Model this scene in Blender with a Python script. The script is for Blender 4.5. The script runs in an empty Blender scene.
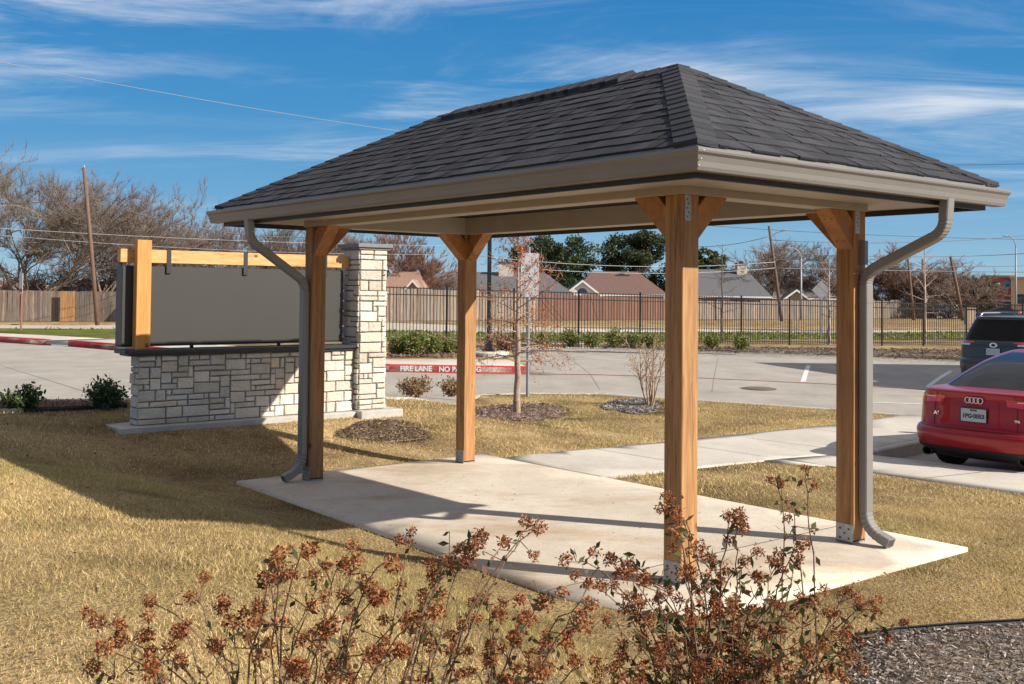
import bpy, bmesh, math, random
import numpy as np
from mathutils import Vector, Matrix, Euler
from mathutils.geometry import delaunay_2d_cdt
R = math.radians
rng = np.random.default_rng(7)
random.seed(7)
sc = bpy.context.scene
COL = sc.collection

# ------------------------------------------------------------------ camera model (also used to find ground points)
CAMZ, F, PIT, ROL, CX, CY = 1.76, 1067.9, R(-1.52), R(.544), 512.0, 265.5
ANG = R(38.917)
AX, AY = 1.0339, 6.4997
DV = np.array([math.cos(ANG), math.sin(ANG)]); DU = np.array([-math.sin(ANG), math.cos(ANG)])

def ray(px, py):
    c, s = math.cos(ROL), math.sin(ROL)
    X, Y = px - CX, py - CY
    a = c*X + s*Y; b = -s*X + c*Y
    v = -b/F
    return np.array([a/F, math.cos(PIT) + v*math.sin(PIT), v*math.cos(PIT) - math.sin(PIT)])
def at(px, py, d):
    r = ray(px, py); t = d/r[1]
    return Vector((r[0]*t, d, CAMZ + r[2]*t))
def w2(v, u):
    p = np.array([AX, AY]) + v*DV + u*DU
    return (float(p[0]), float(p[1]))
def uvof(x, y):
    return (x-AX)*DV[0] + (y-AY)*DV[1], (x-AX)*DU[0] + (y-AY)*DU[1]
def sm(a, b, x):
    t = np.clip((x-a)/(b-a), 0, 1); return t*t*(3-2*t)
def G(x, y):
    x = np.asarray(x, float); y = np.asarray(y, float)
    v, u = uvof(x, y)
    z = -.0065*np.clip(u, 0, 5)
    s = np.sqrt((1.7*np.maximum(0, -.85-v))**2 + np.maximum(0, u-5.0)**2 + (.4*np.maximum(0, -.85-u))**2)
    z = z + .44*(1-np.exp(-(s/2.0)**1.7)) * (1-sm(14, 30, y)) * (1-sm(2.45, 6.5, v))
    z = z - .045*np.clip(v-2.6, 0, 4.2)*(1-sm(16, 28, y))
    w = sm(16, 32, y)
    z = z + w*(.10 - .02*np.clip(x, -7, 19))
    z = z - .42*sm(8, 26, -x)*sm(40, 65, y) - .0050*np.clip(y-55, 0, 200)
    return z
def gnd(px, py, off=0.0, q=0.0):
    r = ray(px, py); z = 0.0; z0 = off
    for _ in range(60):
        t = (z0-CAMZ)/r[2]
        if t < 0: t = 900.0
        P = r*t; zn = float(G(P[0], P[1])) + off
        z0 = .5*z0 + .5*zn
    return np.array([r[0]*t, r[1]*t])

# ------------------------------------------------------------------ materials
MATS = {}
def mat(name, col, rough=.7, var=.0, scale=8., bump=0., bscale=40., metal=0., attr=False, spec=.5, coat=0., stretch=None, col2=None, detail=6, trans=0., emis=None):
    if name in MATS: return MATS[name]
    m = bpy.data.materials.new(name); m.use_nodes = True
    nt = m.node_tree; N = nt.nodes; L = nt.links
    b = N['Principled BSDF']
    b.inputs['Roughness'].default_value = rough; b.inputs['Metallic'].default_value = metal
    b.inputs['Specular IOR Level'].default_value = spec; b.inputs['Coat Weight'].default_value = coat
    b.inputs['Coat Roughness'].default_value = .05
    b.inputs['Transmission Weight'].default_value = trans
    tc = N.new('ShaderNodeTexCoord'); mp = N.new('ShaderNodeMapping'); L.new(tc.outputs['Object'], mp.inputs['Vector'])
    if stretch: mp.inputs['Scale'].default_value = stretch
    col = tuple(col) + (1,); c2 = (tuple(col2)+(1,)) if col2 else tuple(min(1, c*(1-var)) for c in col[:3])+(1,)
    src = None
    if var or col2:
        n = N.new('ShaderNodeTexNoise'); n.inputs['Scale'].default_value = scale; n.inputs['Detail'].default_value = detail; n.inputs['Roughness'].default_value = .65
        L.new(mp.outputs['Vector'], n.inputs['Vector'])
        r = N.new('ShaderNodeValToRGB'); r.color_ramp.elements[0].position = .35; r.color_ramp.elements[1].position = .66
        r.color_ramp.elements[0].color = c2; r.color_ramp.elements[1].color = col
        L.new(n.outputs['Fac'], r.inputs['Fac']); src = r.outputs['Color']
    if attr:
        a = N.new('ShaderNodeAttribute'); a.attribute_name = 'Col'
        mx = N.new('ShaderNodeMix'); mx.data_type = 'RGBA'; mx.blend_type = 'MULTIPLY'; mx.inputs[0].default_value = 1
        if src: L.new(src, mx.inputs[6])
        else: mx.inputs[6].default_value = col
        L.new(a.outputs['Color'], mx.inputs[7]); src = mx.outputs[2]
    if src: L.new(src, b.inputs['Base Color'])
    else: b.inputs['Base Color'].default_value = col
    if bump:
        n2 = N.new('ShaderNodeTexNoise'); n2.inputs['Scale'].default_value = bscale; n2.inputs['Detail'].default_value = 5
        L.new(mp.outputs['Vector'], n2.inputs['Vector'])
        bp = N.new('ShaderNodeBump'); bp.inputs['Strength'].default_value = 1; bp.inputs['Distance'].default_value = bump
        L.new(n2.outputs['Fac'], bp.inputs['Height']); L.new(bp.outputs['Normal'], b.inputs['Normal'])
    if emis:
        b.inputs['Emission Color'].default_value = tuple(emis)+(1,); b.inputs['Emission Strength'].default_value = 1
    MATS[name] = m
    return m

def concrete_mat(name, c1, c2, c3, stain=.5):
    m = bpy.data.materials.new(name); m.use_nodes = True; MATS[name] = m
    nt = m.node_tree; N = nt.nodes; L = nt.links; b = N['Principled BSDF']; b.inputs['Roughness'].default_value = .85
    b.inputs['Specular IOR Level'].default_value = .3
    tc = N.new('ShaderNodeTexCoord')
    def noise(s, d=6, r=.6, st=None):
        n = N.new('ShaderNodeTexNoise'); n.inputs['Scale'].default_value = s; n.inputs['Detail'].default_value = d; n.inputs['Roughness'].default_value = r
        if st:
            mp = N.new('ShaderNodeMapping'); mp.inputs['Scale'].default_value = st; mp.inputs['Rotation'].default_value = (0, 0, -ANG); L.new(tc.outputs['Object'], mp.inputs['Vector']); L.new(mp.outputs['Vector'], n.inputs['Vector'])
        else: L.new(tc.outputs['Object'], n.inputs['Vector'])
        return n.outputs['Fac']
    def ramp(f, a, bb, ca, cb):
        r = N.new('ShaderNodeValToRGB'); r.color_ramp.elements[0].position = a; r.color_ramp.elements[1].position = bb
        r.color_ramp.elements[0].color = tuple(ca)+(1,); r.color_ramp.elements[1].color = tuple(cb)+(1,); L.new(f, r.inputs['Fac']); return r.outputs['Color']
    def mul(a, bb, f=1.):
        x = N.new('ShaderNodeMix'); x.data_type = 'RGBA'; x.blend_type = 'MULTIPLY'; x.inputs[0].default_value = f
        L.new(a, x.inputs[6]); L.new(bb, x.inputs[7]); return x.outputs[2]
    base = ramp(noise(1.1, 8, .62, (1, .55, 1)), .36, .66, c2, c1)
    st = ramp(noise(.7, 7, .7, (.6, 1.6, 1)), .52, .72, (1, 1, 1), c3)
    o = mul(base, st, stain)
    o = mul(o, ramp(noise(60, 4), .3, .7, (.86, .86, .86), (1.05, 1.05, 1.05)))
    o = mul(o, ramp(noise(9, 8, .7), .3, .5, (.88, .87, .86), (1, 1, 1)))
    L.new(o, b.inputs['Base Color'])
    bp = N.new('ShaderNodeBump'); bp.inputs['Strength'].default_value = .6; bp.inputs['Distance'].default_value = .002
    L.new(noise(90, 4), bp.inputs['Height']); L.new(bp.outputs['Normal'], b.inputs['Normal'])
    return m

def lawn_mat(name, cols):
    m = bpy.data.materials.new(name); m.use_nodes = True; MATS[name] = m
    nt = m.node_tree; N = nt.nodes; L = nt.links; b = N['Principled BSDF']; b.inputs['Roughness'].default_value = .95; b.inputs['Specular IOR Level'].default_value = .1
    tc = N.new('ShaderNodeTexCoord')
    n = N.new('ShaderNodeTexNoise'); n.inputs['Scale'].default_value = .8; n.inputs['Detail'].default_value = 9; n.inputs['Roughness'].default_value = .72; L.new(tc.outputs['Object'], n.inputs['Vector'])
    r = N.new('ShaderNodeValToRGB'); L.new(n.outputs['Fac'], r.inputs['Fac'])
    e = r.color_ramp.elements; e[0].position = .36; e[0].color = cols[0]+(1,); e[1].position = .64; e[1].color = cols[2]+(1,)
    k = e.new(.5); k.color = cols[1]+(1,)
    n2 = N.new('ShaderNodeTexNoise'); n2.inputs['Scale'].default_value = 45; n2.inputs['Detail'].default_value = 5; L.new(tc.outputs['Object'], n2.inputs['Vector'])
    r2 = N.new('ShaderNodeValToRGB'); r2.color_ramp.elements[0].color = (.6, .58, .55, 1); r2.color_ramp.elements[1].color = (1.2, 1.2, 1.2, 1); r2.color_ramp.elements[0].position = .35; r2.color_ramp.elements[1].position = .65
    L.new(n2.outputs['Fac'], r2.inputs['Fac'])
    x = N.new('ShaderNodeMix'); x.data_type = 'RGBA'; x.blend_type = 'MULTIPLY'; x.inputs[0].default_value = 1
    L.new(r.outputs['Color'], x.inputs[6]); L.new(r2.outputs['Color'], x.inputs[7]); L.new(x.outputs[2], b.inputs['Base Color'])
    bp = N.new('ShaderNodeBump'); bp.inputs['Distance'].default_value = .03; L.new(n2.outputs['Fac'], bp.inputs['Height']); L.new(bp.outputs['Normal'], b.inputs['Normal'])
    return m

def leaf_mat(name, col, transl=.25, rough=.6):
    m = bpy.data.materials.new(name); m.use_nodes = True; MATS[name] = m
    N = m.node_tree.nodes; L = m.node_tree.links; b = N['Principled BSDF']
    a = N.new('ShaderNodeAttribute'); a.attribute_name = 'Col'
    mx = N.new('ShaderNodeMix'); mx.data_type = 'RGBA'; mx.blend_type = 'MULTIPLY'; mx.inputs[0].default_value = 1; mx.inputs[6].default_value = tuple(col)+(1,)
    L.new(a.outputs['Color'], mx.inputs[7]); L.new(mx.outputs[2], b.inputs['Base Color'])
    b.inputs['Roughness'].default_value = rough; b.inputs['Specular IOR Level'].default_value = .3
    t = N.new('ShaderNodeBsdfTranslucent'); L.new(mx.outputs[2], t.inputs['Color'])
    ms = N.new('ShaderNodeMixShader'); ms.inputs[0].default_value = transl
    L.new(b.outputs[0], ms.inputs[1]); L.new(t.outputs[0], ms.inputs[2]); L.new(ms.outputs[0], N['Material Output'].inputs['Surface'])
    return m

def glass_mat(name, col=(.02, .025, .03), rough=.03):
    return mat(name, col, rough=rough, spec=.9, coat=.6)

def wood_mat(name, c1, c2, stretch):
    m = mat(name, c1, rough=.65, col2=c2, scale=3., bump=.0012, bscale=14, stretch=stretch, attr=True, detail=9)
    N = m.node_tree.nodes; L = m.node_tree.links
    # knots
    tc = N.new('ShaderNodeTexCoord'); v = N.new('ShaderNodeTexVoronoi'); v.inputs['Scale'].default_value = 3.1
    mp = N.new('ShaderNodeMapping'); mp.inputs['Scale'].default_value = tuple(.35*s**.25 + .65 for s in stretch); L.new(tc.outputs['Object'], mp.inputs['Vector']); L.new(mp.outputs['Vector'], v.inputs['Vector'])
    r = N.new('ShaderNodeValToRGB'); r.color_ramp.elements[0].position = .06; r.color_ramp.elements[1].position = .12
    r.color_ramp.elements[0].color = (.25, .17, .12, 1); r.color_ramp.elements[1].color = (1, 1, 1, 1); L.new(v.outputs['Distance'], r.inputs['Fac'])
    b = N['Principled BSDF']; old = b.inputs['Base Color'].links[0].from_socket
    mpc = N.new('ShaderNodeMapping'); mpc.inputs['Scale'].default_value = tuple(2.2*s if s > 3 else .55*s for s in stretch); L.new(tc.outputs['Object'], mpc.inputs['Vector'])
    nc = N.new('ShaderNodeTexNoise'); nc.inputs['Scale'].default_value = 1.3; nc.inputs['Detail'].default_value = 3; L.new(mpc.outputs['Vector'], nc.inputs['Vector'])
    rc = N.new('ShaderNodeValToRGB'); ec = rc.color_ramp.elements; ec[0].position = .565; ec[0].color = (1, 1, 1, 1); ec[1].position = .595; ec[1].color = (1, 1, 1, 1)
    k_ = ec.new(.58); k_.color = (.35, .27, .22, 1); L.new(nc.outputs['Fac'], rc.inputs['Fac'])
    xc = N.new('ShaderNodeMix'); xc.data_type = 'RGBA'; xc.blend_type = 'MULTIPLY'; xc.inputs[0].default_value = .8; L.new(old, xc.inputs[6]); L.new(rc.outputs['Color'], xc.inputs[7]); old = xc.outputs[2]
    x = N.new('ShaderNodeMix'); x.data_type = 'RGBA'; x.blend_type = 'MULTIPLY'; x.inputs[0].default_value = .9
    L.new(old, x.inputs[6]); L.new(r.outputs['Color'], x.inputs[7]); L.new(x.outputs[2], b.inputs['Base Color'])
    return m

# ------------------------------------------------------------------ mesh helpers
def obj(name, me, m, parent=None):
    o = bpy.data.objects.new(name, me); COL.objects.link(o)
    if m is not None and not me.materials: me.materials.append(m)
    if parent is not None: o.parent = parent
    return o
def tag(o, label=None, cat=None, group=None, kind=None):
    if label: o['label'] = label
    if cat: o['category'] = cat
    if group: o['group'] = group
    if kind: o['kind'] = kind
    return o
def thing(name, label, cat, loc=(0, 0, 0), rz=0, group=None):
    o = bpy.data.objects.new(name, None); COL.objects.link(o); o.empty_display_size = .2
    o.location = loc; o.rotation_euler = (0, 0, rz)
    return tag(o, label, cat, group)
def copy_tree(o, parent=None):
    c = o.copy(); COL.objects.link(c)
    if parent is not None: c.parent = parent
    for ch in o.children: copy_tree(ch, c)
    return c

class MB:
    def __init__(s): s.v = []; s.f = []; s.c = []; s.n = 0
    def add(s, verts, faces, col=(1, 1, 1)):
        s.v.extend([tuple(map(float, p)) for p in verts])
        for f in faces:
            s.f.append(tuple(i+s.n for i in f)); s.c.append(col)
        s.n += len(verts); return s
    def box(s, x0, x1, y0, y1, z0, z1, col=(1, 1, 1), ch=0.0, M=None):
        if ch <= 0:
            V = [(x, y, z) for z in (z0, z1) for y in (y0, y1) for x in (x0, x1)]
            Fc = [(0, 2, 3, 1), (4, 5, 7, 6), (0, 1, 5, 4), (2, 6, 7, 3), (0, 4, 6, 2), (1, 3, 7, 5)]
        else:
            V = []; c = min(ch, .45*min(abs(x1-x0), abs(y1-y0), abs(z1-z0)))
            idx = {}
            for ix, (xa, sx) in enumerate(((x0, 1), (x1, -1))):
                for iy, (ya, sy) in enumerate(((y0, 1), (y1, -1))):
                    for iz, (za, sz) in enumerate(((z0, 1), (z1, -1))):
                        for ax in range(3):
                            p = [xa+sx*c, ya+sy*c, za+sz*c]; p[ax] = (xa, ya, za)[ax]
                            idx[(ix, iy, iz, ax)] = len(V); V.append(tuple(p))
            g = lambda *k: idx[k]
            Fc = []
            for ax in range(3):
                o1, o2 = [(1, 2), (2, 0), (0, 1)][ax]
                for sd in (0, 1):
                    q = []
                    for a, b in ((0, 0), (1, 0), (1, 1), (0, 1)):
                        k = [0, 0, 0]; k[ax] = sd; k[o1] = a; k[o2] = b; q.append(g(*k, ax))
                    Fc.append(tuple(q) if sd else tuple(q[::-1]))
            for ax in range(3):
                o1, o2 = [(1, 2), (2, 0), (0, 1)][ax]
                for a in (0, 1):
                    for b in (0, 1):
                        k0 = [0, 0, 0]; k0[o1] = a; k0[o2] = b; k1 = list(k0); k1[ax] = 1
                        q = [g(*k0, o1), g(*k1, o1), g(*k1, o2), g(*k0, o2)]
                        Fc.append(tuple(q) if (a ^ b) else tuple(q[::-1]))
            for ix in (0, 1):
                for iy in (0, 1):
                    for iz in (0, 1):
                        q = [g(ix, iy, iz, 0), g(ix, iy, iz, 1), g(ix, iy, iz, 2)]
                        Fc.append(tuple(q) if (ix ^ iy ^ iz) else tuple(q[::-1]))
        if M is not None: V = [tuple(M @ Vector(p)) for p in V]
        return s.add(V, Fc, col)
    def prism(s, poly, h, M=None, col=(1, 1, 1)):   # poly in xy, z 0..h
        n = len(poly)
        V = [(p[0], p[1], 0) for p in poly] + [(p[0], p[1], h) for p in poly]
        if M is not None: V = [tuple(M @ Vector(p)) for p in V]
        Fc = [tuple(range(n))[::-1], tuple(range(n, 2*n))] + [(i, (i+1) % n, n+(i+1) % n, n+i) for i in range(n)]
        return s.add(V, Fc, col)
    def tube(s, pts, rad, n=8, col=(1, 1, 1), cap=True):
        pts = [Vector(p) for p in pts]; k = len(pts)
        if not hasattr(rad, '__len__'): rad = [rad]*k
        V = []; Fc = []
        t0 = (pts[1]-pts[0]).normalized(); a = t0.orthogonal().normalized()
        for i, p in enumerate(pts):
            t = (pts[min(i+1, k-1)]-pts[max(i-1, 0)]).normalized()
            a = (a - t*a.dot(t)).normalized(); b = t.cross(a)
            for j in range(n):
                th = 2*math.pi*j/n; V.append(p + (a*math.cos(th)+b*math.sin(th))*rad[i])
        for i in range(k-1):
            for j in range(n):
                Fc.append((i*n+j, i*n+(j+1) % n, (i+1)*n+(j+1) % n, (i+1)*n+j))
        if cap: Fc += [tuple(range(n))[::-1], tuple(range((k-1)*n, k*n))]
        return s.add(V, Fc, col)
    def sweep(s, pts, prof, up=Vector((0, 0, 1)), side=None, col=(1, 1, 1), scales=None):   # prof in (side, normal) coords; constant side vector
        pts = [Vector(p) for p in pts]; k = len(pts); n = len(prof); V = []; Fc = []
        for i, p in enumerate(pts):
            t = (pts[min(i+1, k-1)]-pts[max(i-1, 0)]).normalized()
            nn = side.cross(t).normalized(); q = scales[i] if scales else 1
            for a, b in prof: V.append(p + side*a*q + nn*b*q)
        for i in range(k-1):
            for j in range(n): Fc.append((i*n+j, i*n+(j+1) % n, (i+1)*n+(j+1) % n, (i+1)*n+j))
        Fc += [tuple(range(n))[::-1], tuple(range((k-1)*n, k*n))]
        return s.add(V, Fc, col)
    def lathe(s, prof, n=24, M=None, col=(1, 1, 1)):
        V = []; Fc = []; k = len(prof)
        for j in range(n):
            th = 2*math.pi*j/n
            for r, z in prof: V.append((r*math.cos(th), r*math.sin(th), z))
        for j in range(n):
            for i in range(k-1):
                Fc.append((j*k+i, ((j+1) % n)*k+i, ((j+1) % n)*k+i+1, j*k+i+1))
        if M is not None: V = [tuple(M @ Vector(p)) for p in V]
        return s.add(V, Fc, col)
    def mesh(s, name, smooth=False, fix=False):
        me = bpy.data.meshes.new(name); me.from_pydata(s.v, [], s.f)
        a = me.attributes.new('Col', 'FLOAT_COLOR', 'CORNER')
        lt = np.array([len(f) for f in s.f]); c = np.ones((len(s.f), 4), np.float32); c[:, :3] = np.array(s.c, np.float32)
        a.data.foreach_set('color', np.repeat(c, lt, axis=0).ravel())
        if smooth: me.polygons.foreach_set('use_smooth', [True]*len(me.polygons))
        if fix:
            bm = bmesh.new(); bm.from_mesh(me); bmesh.ops.recalc_face_normals(bm, faces=bm.faces); bm.to_mesh(me); bm.free()
        me.update(); return me
    def build(s, name, m, parent=None, smooth=False, fix=True):
        return obj(name, s.mesh(name, smooth, fix), m, parent)

def fast_mesh(name, V, Fc, cols=None, smooth=False):   # V (n,3); Fc (m,k) all same k; cols (m,3)
    me = bpy.data.meshes.new(name); V = np.asarray(V, np.float32); Fc = np.asarray(Fc, np.int32); m, k = Fc.shape
    me.vertices.add(len(V)); me.vertices.foreach_set('co', V.ravel())
    me.loops.add(m*k); me.loops.foreach_set('vertex_index', Fc.ravel())
    me.polygons.add(m); me.polygons.foreach_set('loop_start', np.arange(0, m*k, k, dtype=np.int32))
    me.polygons.foreach_set('loop_total', np.full(m, k, np.int32))
    if smooth: me.polygons.foreach_set('use_smooth', np.ones(m, bool))
    if cols is not None:
        a = me.attributes.new('Col', 'FLOAT_COLOR', 'CORNER'); c = np.ones((m, 4), np.float32); c[:, :3] = cols
        a.data.foreach_set('color', np.repeat(c, k, axis=0).ravel())
    me.update(calc_edges=True); return me

def inpoly(x, y, poly):
    x = np.asarray(x); y = np.asarray(y); r = np.zeros(x.shape, bool); n = len(poly); j = n-1
    for i in range(n):
        xi, yi = poly[i]; xj, yj = poly[j]
        if yi != yj:
            c = ((yi > y) != (yj > y)) & (x < (xj-xi)*(y-yi)/(yj-yi)+xi); r ^= c
        j = i
    return r

# ------------------------------------------------------------------ leaf clouds, branches (vectorised)
def leaf_quads(P, size, rg, asp=.55, up=0.0, fold=True):
    n = len(P); size = np.broadcast_to(size, (n,))[:, None]
    d = rg.normal(size=(n, 3)); d[:, 2] += up; d /= np.linalg.norm(d, axis=1)[:, None]
    e = rg.normal(size=(n, 3)); e -= d*(e*d).sum(1)[:, None]; e /= np.linalg.norm(e, axis=1)[:, None]
    V = np.stack([P, P+d*size*.5+e*size*asp*.5, P+d*size, P+d*size*.5-e*size*asp*.5], 1).reshape(-1, 3)
    Fc = np.arange(4*n).reshape(n, 4)
    return V, Fc
def tubes3(S, n=3):      # S: (m,8) p0,p1,r0,r1
    p0 = S[:, 0:3]; p1 = S[:, 3:6]; r0 = S[:, 6:7]; r1 = S[:, 7:8]
    d = p1-p0; d /= np.linalg.norm(d, axis=1)[:, None]+1e-9
    h = np.where(np.abs(d[:, 2:3]) > .9, np.array([[1., 0, 0]]), np.array([[0, 0, 1.]])); a = np.cross(d, h); a /= np.linalg.norm(a, axis=1)[:, None]; b = np.cross(d, a)
    ring = []
    for k in range(n):
        th = 2*math.pi*k/n; o = a*math.cos(th)+b*math.sin(th); ring.append(p0+o*r0)
    for k in range(n):
        th = 2*math.pi*k/n; o = a*math.cos(th)+b*math.sin(th); ring.append(p1+o*r1)
    V = np.stack(ring, 1).reshape(-1, 3); m = len(S); base = (np.arange(m)*2*n)[:, None]
    Fc = np.concatenate([base+np.array([[k, (k+1) % n, n+(k+1) % n, n+k]]) for k in range(n)], 0)
    return V, Fc
def branch_tree(rg, height, spread, levels=5, kids=(3, 3, 4, 4, 4), r0=.16, trunk=.25, ang=(.5, .6, .6, .7, .8), up=.25, minr=.008, seg=3, cap=9000, lens=.68, jit=.18):
    """recursive branching, returns (trunk segs, crown segs, tips)"""
    T = []; S = []; tips = []
    def grow(p, d, L, r, lev):
        pts = [p]; n = seg if lev else 4
        for i in range(n):
            d = d + rg.normal(size=3)*jit*(.5 if lev == 0 else 1); d[2] += up*.18*(1 if lev else 0); d /= np.linalg.norm(d)
            q = p + d*L/n; ra = r*(1-.45*i/n); rb = r*(1-.45*(i+1)/n)
            (T if lev == 0 else S).append([*p, *q, max(ra, minr), max(rb, minr)]); p = q; pts.append(p)
        if lev >= levels or len(S) > cap: tips.append(p); return
        k = kids[min(lev, len(kids)-1)]
        ph = rg.uniform(0, 6.28)
        for j in range(k):
            a = ang[min(lev, len(ang)-1)]*rg.uniform(.55, 1.25); ph += 2*math.pi/k + rg.uniform(-.5, .5)
            h = np.array([1., 0, 0]) if abs(d[2]) > .9 else np.array([0, 0, 1.]); x = np.cross(d, h); x /= np.linalg.norm(x); y = np.cross(d, x)
            nd = d*math.cos(a) + (x*math.cos(ph)+y*math.sin(ph))*math.sin(a)*spread; nd /= np.linalg.norm(nd)
            i0 = len(pts)-1 if (j == 0) else rg.integers(max(1, len(pts)-(3 if lev else 2)), len(pts))
            grow(pts[i0], nd, L*lens*rg.uniform(.75, 1.2)*(1 if lev else (1-trunk)/trunk*.55/lens*1.0), r*.55*rg.uniform(.85, 1.15), lev+1)
    grow(np.zeros(3), np.array([0, 0, 1.]), height*trunk, r0, 0)
    return np.array(T), np.array(S), np.array(tips)
exec_order = []
# ================================================================== WORLD, SUN, CAMERA
SUN_EL = R(31.7); sd = np.array([3.83, -1.40])*1.0
SUN_AZ = math.atan2(sd[0], sd[1])          # from +Y clockwise
W = bpy.data.worlds.new('World'); sc.world = W; W.use_nodes = True
nt = W.node_tree; N = nt.nodes; L = nt.links
bg = N['Background']; sky = N.new('ShaderNodeTexSky'); sky.sky_type = 'NISHITA'; sky.sun_disc = False
sky.sun_elevation = SUN_EL; sky.sun_rotation = SUN_AZ; sky.air_density = 1.0; sky.dust_density = .3; sky.ozone_density = 3.0; sky.altitude = 200
tc = N.new('ShaderNodeTexCoord'); sx = N.new('ShaderNodeSeparateXYZ'); L.new(tc.outputs['Generated'], sx.inputs[0])
def mth(op, a, b=None, clamp=False):
    m = N.new('ShaderNodeMath'); m.operation = op; m.use_clamp = clamp
    for i, q in enumerate((a, b)):
        if q is None: continue
        if isinstance(q, (int, float)): m.inputs[i].default_value = q
        else: L.new(q, m.inputs[i])
    return m.outputs[0]
zz = mth('MAXIMUM', sx.outputs['Z'], .02); zd = mth('ADD', zz, .06)
cb = N.new('ShaderNodeCombineXYZ'); L.new(mth('DIVIDE', sx.outputs['X'], zd), cb.inputs[0]); L.new(mth('DIVIDE', sx.outputs['Y'], zd), cb.inputs[1])
def cloud(rot, scale, nscale, lo, hi, seed, det=8, dist=.6, rough=.58):
    mp = N.new('ShaderNodeMapping'); mp.inputs['Rotation'].default_value = (0, 0, rot); mp.inputs['Scale'].default_value = scale; mp.inputs['Location'].default_value = (seed, seed*.7, 0)
    L.new(cb.outputs[0], mp.inputs['Vector'])
    n = N.new('ShaderNodeTexNoise'); n.inputs['Scale'].default_value = nscale; n.inputs['Detail'].default_value = det; n.inputs['Distortion'].default_value = dist; n.inputs['Roughness'].default_value = rough
    L.new(mp.outputs['Vector'], n.inputs['Vector'])
    mr = N.new('ShaderNodeMapRange'); mr.interpolation_type = 'SMOOTHSTEP'; mr.inputs[1].default_value = lo; mr.inputs[2].default_value = hi; L.new(n.outputs['Fac'], mr.inputs[0])
    return mr.outputs[0]
c1 = cloud(R(24), (.40, 1.0, 1), .95, .47, .74, 46.9, rough=.62, dist=1.1)
c2 = cloud(R(-14), (.34, .8, 1), 1.5, .47, .80, 40.3, rough=.64, dist=1.0)
c3 = cloud(0, (1, 1, 1), .35, .40, .60, 27.2, det=3, dist=0)
cl = mth('MULTIPLY', mth('ADD', mth('MULTIPLY', c1, .85), mth('MULTIPLY', c2, .6)), mth('ADD', mth('MULTIPLY', c3, .85), .15), True)
lowc = N.new('ShaderNodeMapRange'); lowc.interpolation_type = 'SMOOTHSTEP'; lowc.inputs[1].default_value = .035; lowc.inputs[2].default_value = .20; lowc.inputs[3].default_value = .0; lowc.inputs[4].default_value = 1.0; L.new(sx.outputs['Z'], lowc.inputs[0]); cl = mth('MULTIPLY', cl, lowc.outputs[0])
hz = mth('MULTIPLY', mth('SUBTRACT', 1.0, mth('MULTIPLY', mth('ABSOLUTE', sx.outputs['Z']), 3.4), True), .55)
hs = N.new('ShaderNodeHueSaturation'); hs.inputs['Saturation'].default_value = 1.0; hs.inputs['Value'].default_value = .9; L.new(sky.outputs[0], hs.inputs['Color'])
rp = N.new('ShaderNodeValToRGB'); L.new(zz, rp.inputs['Fac']); el = rp.color_ramp.elements
el[0].position = .0; el[0].color = (.50, .80, 1.0, 1); el[1].position = .30; el[1].color = (.022, .27, .72, 1)
for p_, c_ in ((.04, (.36, .68, .96, 1)), (.09, (.19, .52, .90, 1)), (.17, (.075, .39, .82, 1))): q_ = el.new(p_); q_.color = c_
sc5 = N.new('ShaderNodeVectorMath'); sc5.operation = 'SCALE'; sc5.inputs['Scale'].default_value = 5.0; L.new(rp.outputs['Color'], sc5.inputs[0])
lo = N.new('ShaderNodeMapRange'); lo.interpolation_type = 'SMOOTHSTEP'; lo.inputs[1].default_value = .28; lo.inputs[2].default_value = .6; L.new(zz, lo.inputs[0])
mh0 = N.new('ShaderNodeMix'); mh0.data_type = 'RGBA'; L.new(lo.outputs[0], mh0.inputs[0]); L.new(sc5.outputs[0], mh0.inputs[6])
hi_ = N.new('ShaderNodeMix'); hi_.data_type = 'RGBA'; hi_.inputs[0].default_value = .6; L.new(hs.outputs[0], hi_.inputs[6]); hi_.inputs[7].default_value = (4.4, 4.0, 3.7, 1); L.new(hi_.outputs[2], mh0.inputs[7])  # unseen upper sky mixed toward warm white, added to cut blue fill in shadows
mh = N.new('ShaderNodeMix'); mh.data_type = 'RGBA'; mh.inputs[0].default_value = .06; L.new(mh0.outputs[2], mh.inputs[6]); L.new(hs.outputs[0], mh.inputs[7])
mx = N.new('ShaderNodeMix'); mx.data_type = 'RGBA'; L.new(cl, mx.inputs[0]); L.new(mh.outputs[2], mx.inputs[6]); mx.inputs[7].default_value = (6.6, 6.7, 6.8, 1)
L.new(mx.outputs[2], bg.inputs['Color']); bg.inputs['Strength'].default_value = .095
sl = bpy.data.lights.new('sun', 'SUN'); sl.energy = 5.0; sl.angle = R(.53); sl.color = (1, .94, .84)
so = bpy.data.objects.new('sun', sl); COL.objects.link(so)
sdir = Vector((math.sin(SUN_AZ)*math.cos(SUN_EL), math.cos(SUN_AZ)*math.cos(SUN_EL), math.sin(SUN_EL)))
so.rotation_euler = sdir.to_track_quat('Z', 'Y').to_euler(); so.location = (6, -4, 9)
cam = bpy.data.cameras.new('camera'); co = bpy.data.objects.new('camera', cam); COL.objects.link(co); sc.camera = co
cam.sensor_width = 36; cam.lens = F*36/1024; cam.clip_end = 5000; cam.clip_start = .05; cam.shift_y = (CY-342)/1024
co.matrix_world = Matrix.Translation((0, 0, CAMZ)) @ Matrix.Rotation(math.pi/2-PIT, 4, 'X') @ Matrix.Rotation(ROL, 4, 'Z')
vs = sc.view_settings; vs.view_transform = 'Standard'; vs.look = 'None'; vs.exposure = .6; vs.gamma = 1

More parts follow.
